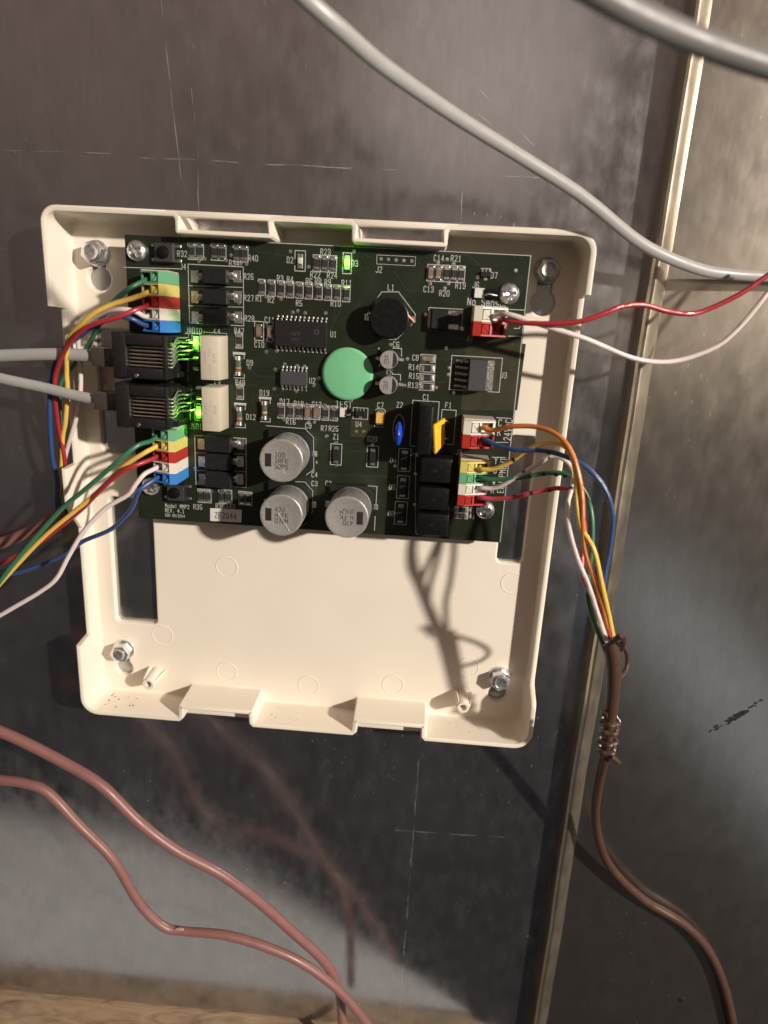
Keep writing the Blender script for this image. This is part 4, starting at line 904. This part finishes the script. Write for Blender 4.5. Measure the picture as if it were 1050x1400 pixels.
# grey data cables with their plugs
def grey_cable(path_, label, plug_at, r):
    root = thing('data_cable', label, 'cable', path_[-1], 'grey cables plugged into the modular jacks')
    MB().tube(path_, r, 18, flat=.72, res=8).build('jacket', greyjk, root)
    x, y, z = path_[-1]
    MB().box(x - .8, plug_at + 2, y - 2.6, y + 2.6, z - 2.9, z + 2.4).build('plug', plugm, root, bev=.4, seg=2)
grey_cable(pts((-40, 489, 7), (0, 486.5, 7), (60, 484.5, 7), (100, 485, 7), (133, 487, 7)), 'upper grey data cable plugged into the top black jack', jA[0].x, 1.75)
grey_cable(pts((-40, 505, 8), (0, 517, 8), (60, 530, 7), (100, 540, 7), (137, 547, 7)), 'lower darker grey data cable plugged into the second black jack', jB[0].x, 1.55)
# grey cables passing over
MB_ = MB(); MB_.tube(pts((380, -40, 62), (420, 0, 60), (468, 42, 56), (525, 91, 48), (620, 157, 34), (700, 207, 24), (775, 254, 16), (812, 281, 12), (880, 335, 5), (950, 366, 0), (1000, 375, -3), (1090, 380, -5)), 1.55, 18, flat=.75, res=8)
tag(MB_.build('cable', greyjk), 'light grey cable crossing diagonally above the housing to the right edge', 'cable')
MB_ = MB(); MB_.tube(pts((740, -60, 98), (800, -20, 97), (860, 14, 95), (930, 46, 92), (1000, 73, 90), (1100, 105, 88)), 1.75, 18, flat=.8, res=8)
tag(MB_.build('cable', greyjk_shade), 'blurred shade-darkened grey cable close to the camera in the top corner', 'cable')
# sensor pair
wire('wire', 'red', [hS[1]] + pts((686, 437.5, 11), (700, 439.5, 13), (740, 442.5, 15), (790, 440, 16), (825, 429, 16), (850, 419, 15), (880, 417, 13), (910, 425, 11), (940, 429, 9), (965, 424, 8), (1010, 403, 8), (1040, 383, 8), (1080, 355, 8)), 'red wire running from the two-pole terminal to the right edge', group='pair of wires of the two-pole terminal')
wire('wire', 'white', [hS[0]] + pts((683, 429.5, 11), (700, 431, 13.5), (740, 444, 14), (800, 463, 13), (860, 488, 10), (900, 495, 8), (935, 491, 7), (975, 476, 7), (1000, 458, 7), (1030, 425, 7), (1080, 360, 7)), 'white wire sagging below the red one to the right edge', group='pair of wires of the two-pole terminal')

# pink cables across the lower corner
MB_ = MB(); MB_.tube(pts((-40, 984, 20), (0, 1000, 20), (30, 1013, 20), (90, 1044, 20), (140, 1075, 21), (190, 1124, 21), (240, 1162, 20), (300, 1194, 18), (350, 1230, 15), (400, 1274, 11), (440, 1311, 8), (460, 1342, 6), (467, 1380, 5), (470, 1440, 4)), 1.72, 18, res=8)
tag(MB_.build('cable', pinkjk), 'upper pink cable running from the left edge down to the bottom', 'cable', 'pink cables')
MB_ = MB(); MB_.tube(pts((-40, 1060, 18), (0, 1066, 18), (35, 1071, 18), (66, 1084, 18), (108, 1128, 18), (155, 1176, 18), (190, 1234, 17), (222, 1266, 16), (250, 1273, 15), (315, 1280, 14), (390, 1305, 13), (440, 1335, 12), (480, 1372, 11), (530, 1440, 10)), [1.55] * 7 + [1.6, 1.45] + [1.62] * 5, 18, res=8)
b_o = tag(MB_.build('cable', pinkjk), 'lower kinked pink cable with a scuffed nick', 'cable', 'pink cables')
# nick in the lower pink cable
mb = MB(); c = P(246, 1271, 16.2)
for k in range(7):
    a = random.uniform(0, 6.3); d = random.uniform(.2, 1.3); mb.hexa([(c.x + d * math.cos(a) + sx * .35, c.y + d * math.sin(a) * .8 + sy * .22, c.z - .2 + sz * .5) for sz in (0, 1) for sx, sy in ((-1, -1), (1, -1), (1, 1), (-1, 1))])
mb.build('scuff', M('scuffed_vinyl', (.46, .30, .27), .5), b_o, bev=.1)

# brown thermostat cable with its fanned conductors
bc = thing('brown_cable', 'brown multi-conductor cable whose coloured wires fan into the right-hand terminals', 'cable', tuple(P(836, 885, 28)))
CONS = {
 'orange': [hV[0]] + pts((661, 585, 10.5), (675, 588, 12), (700, 583, 15), (735, 584, 18), (765, 597, 22), (784, 625, 25), (795, 670, 27), (797, 715, 28.5), (800, 755, 30), (815, 800, 30.5), (827, 840, 30.3), (835, 880, 29.3), (838, 900, 28.5)),
 'blue': [hV[1]] + pts((662, 600, 10.5), (680, 609, 13), (705, 615, 16), (740, 616, 18.5), (770, 623, 22), (800, 638, 25), (825, 665, 26), (837, 700, 26), (835, 740, 25.5), (826, 790, 25.5), (823, 830, 26.5), (834, 882, 28), (838, 900, 28)),
 'yellow': [hE[0]] + pts((656, 641, 10.5), (675, 641, 12), (700, 630, 14), (725, 613, 17), (750, 605, 20), (774, 612, 23), (786, 640, 25), (789, 690, 27), (795, 722, 28.5), (812, 752, 31), (823, 800, 31.4), (833, 845, 30.5), (840, 882, 29.5), (840, 900, 28.5)),
 'green': [hE[1]] + pts((657, 653.5, 10.5), (680, 655.5, 12.5), (715, 652.5, 15), (750, 646.5, 17), (780, 651, 20), (800, 676, 22), (809, 705, 24), (809, 750, 25.5), (803, 800, 27), (807, 835, 28), (824, 880, 29), (833, 900, 28.5)),
 'white': [hE[2]] + pts((656, 667, 10.5), (676, 667, 12), (700, 656, 14), (730, 638, 16), (752, 624, 17.5), (768, 626, 18.5), (781, 640, 19.5), (783, 660, 21), (776, 690, 24), (778, 722, 27), (790, 765, 29.5), (804, 798, 30), (816, 835, 30), (830, 880, 29.8), (834, 900, 29)),
 'pinkred': [hE[3]] + pts((656, 680, 10.5), (675, 682, 12), (700, 680, 14), (735, 672, 16), (765, 667.5, 18), (784, 674, 20), (796, 695, 22), (800, 725, 24), (796, 762, 26), (796, 785, 27.5), (803, 803, 28.6), (817, 826, 29.5), (829, 850, 30), (837, 882, 29.5), (838, 900, 28.5))}
for col, pa in CONS.items():
    o = MB().tube(pa, .66, 12, res=8).build('conductor', WI[col], bc)
def along(pa, i, t): return tuple(Vector(pa[i]).lerp(Vector(pa[i + 1]), t))
for col, spots in {'green': [(3, .2), (3, .75), (4, .3), (4, .7)], 'pinkred': [(3, .05), (3, .7), (4, .5), (4, .95)], 'white': [(3, .5), (4, .9), (8, .2)], 'blue': [(4, .3)], 'yellow': [(3, .05)]}.items():
    pa = CONS[col]
    for i, t in spots:
        a, b = along(pa, i, t), along(pa, i, min(1, t + .13)); d = Vector(b) - Vector(a)
        if d.length > 1.1: b = tuple(Vector(a) + d.normalized() * 1.0)
        MB().tube([a, b], .672, 12, caps=False).build('wire_marking', WI['mark'], bc)
jp = pts((834, 876, 28.6), (838, 900, 28.5), (839, 930, 28), (836, 965, 27), (832, 1000, 25), (827, 1035, 20), (819, 1070, 13), (814, 1110, 6), (819, 1150, 0), (838, 1190, -4.5), (880, 1230, -7), (935, 1264, -7.7), (968, 1300, -7.9), (990, 1350, -7.9), (1006, 1420, -7.9))
MB().tube(jp, [2.25, 2.15, 2.0, 1.85, 1.6, 1.45, 1.4, 1.4, 1.45, 1.5, 1.6, 1.7, 1.75, 1.75, 1.75], 18, res=8).build('jacket', brownjk, bc)
MB().tube(pts((824, 884, 30), (831, 882, 31.4), (841, 874, 33.5), (849, 870, 35), (853, 878, 32), (850, 890, 29)), [.5, .8, .9, .9, .7, .4], 10, flat=.6, res=6).build('jacket_flap', brownjk, bc)
MB().tube(pts((847, 880, 29), (853, 885, 27), (857, 894, 24), (857.5, 905, 22.5), (855, 917, 23.5), (848, 926, 25.5), (841, 930, 27)), .62, 10, res=6).build('jacket_strip', browncoil, bc)
hel = []
for k in range(78):
    t = k / 77; a = t * 2 * math.pi * 4.6 + 2.2; f = .12 + .78 * t + (.04 if t > .45 else 0); i = 3 + int(min(1.999, f * 2)); c = Vector(jp[i]).lerp(Vector(jp[i + 1]), min(1, f * 2 - int(min(1.999, f * 2))))
    r = 2.25 + .25 * math.sin(k * 1.7); hel.append(tuple(c + Vector((r * math.cos(a), .5 * math.cos(a) * -1 - .2, r * math.sin(a)))))
hel += [tuple(P(838, 1036, 23)), tuple(P(846, 1043, 22))]
MB().tube(hel, .74, 10, res=3).build('jacket_strip', browncoil, bc)

# ------------------------------------------------------------------ stand the whole assembly upright
for o in scene.objects:
    if o.parent is None and o.type not in {'CAMERA', 'LIGHT'}:
        o.matrix_world = R2W @ o.matrix_basis
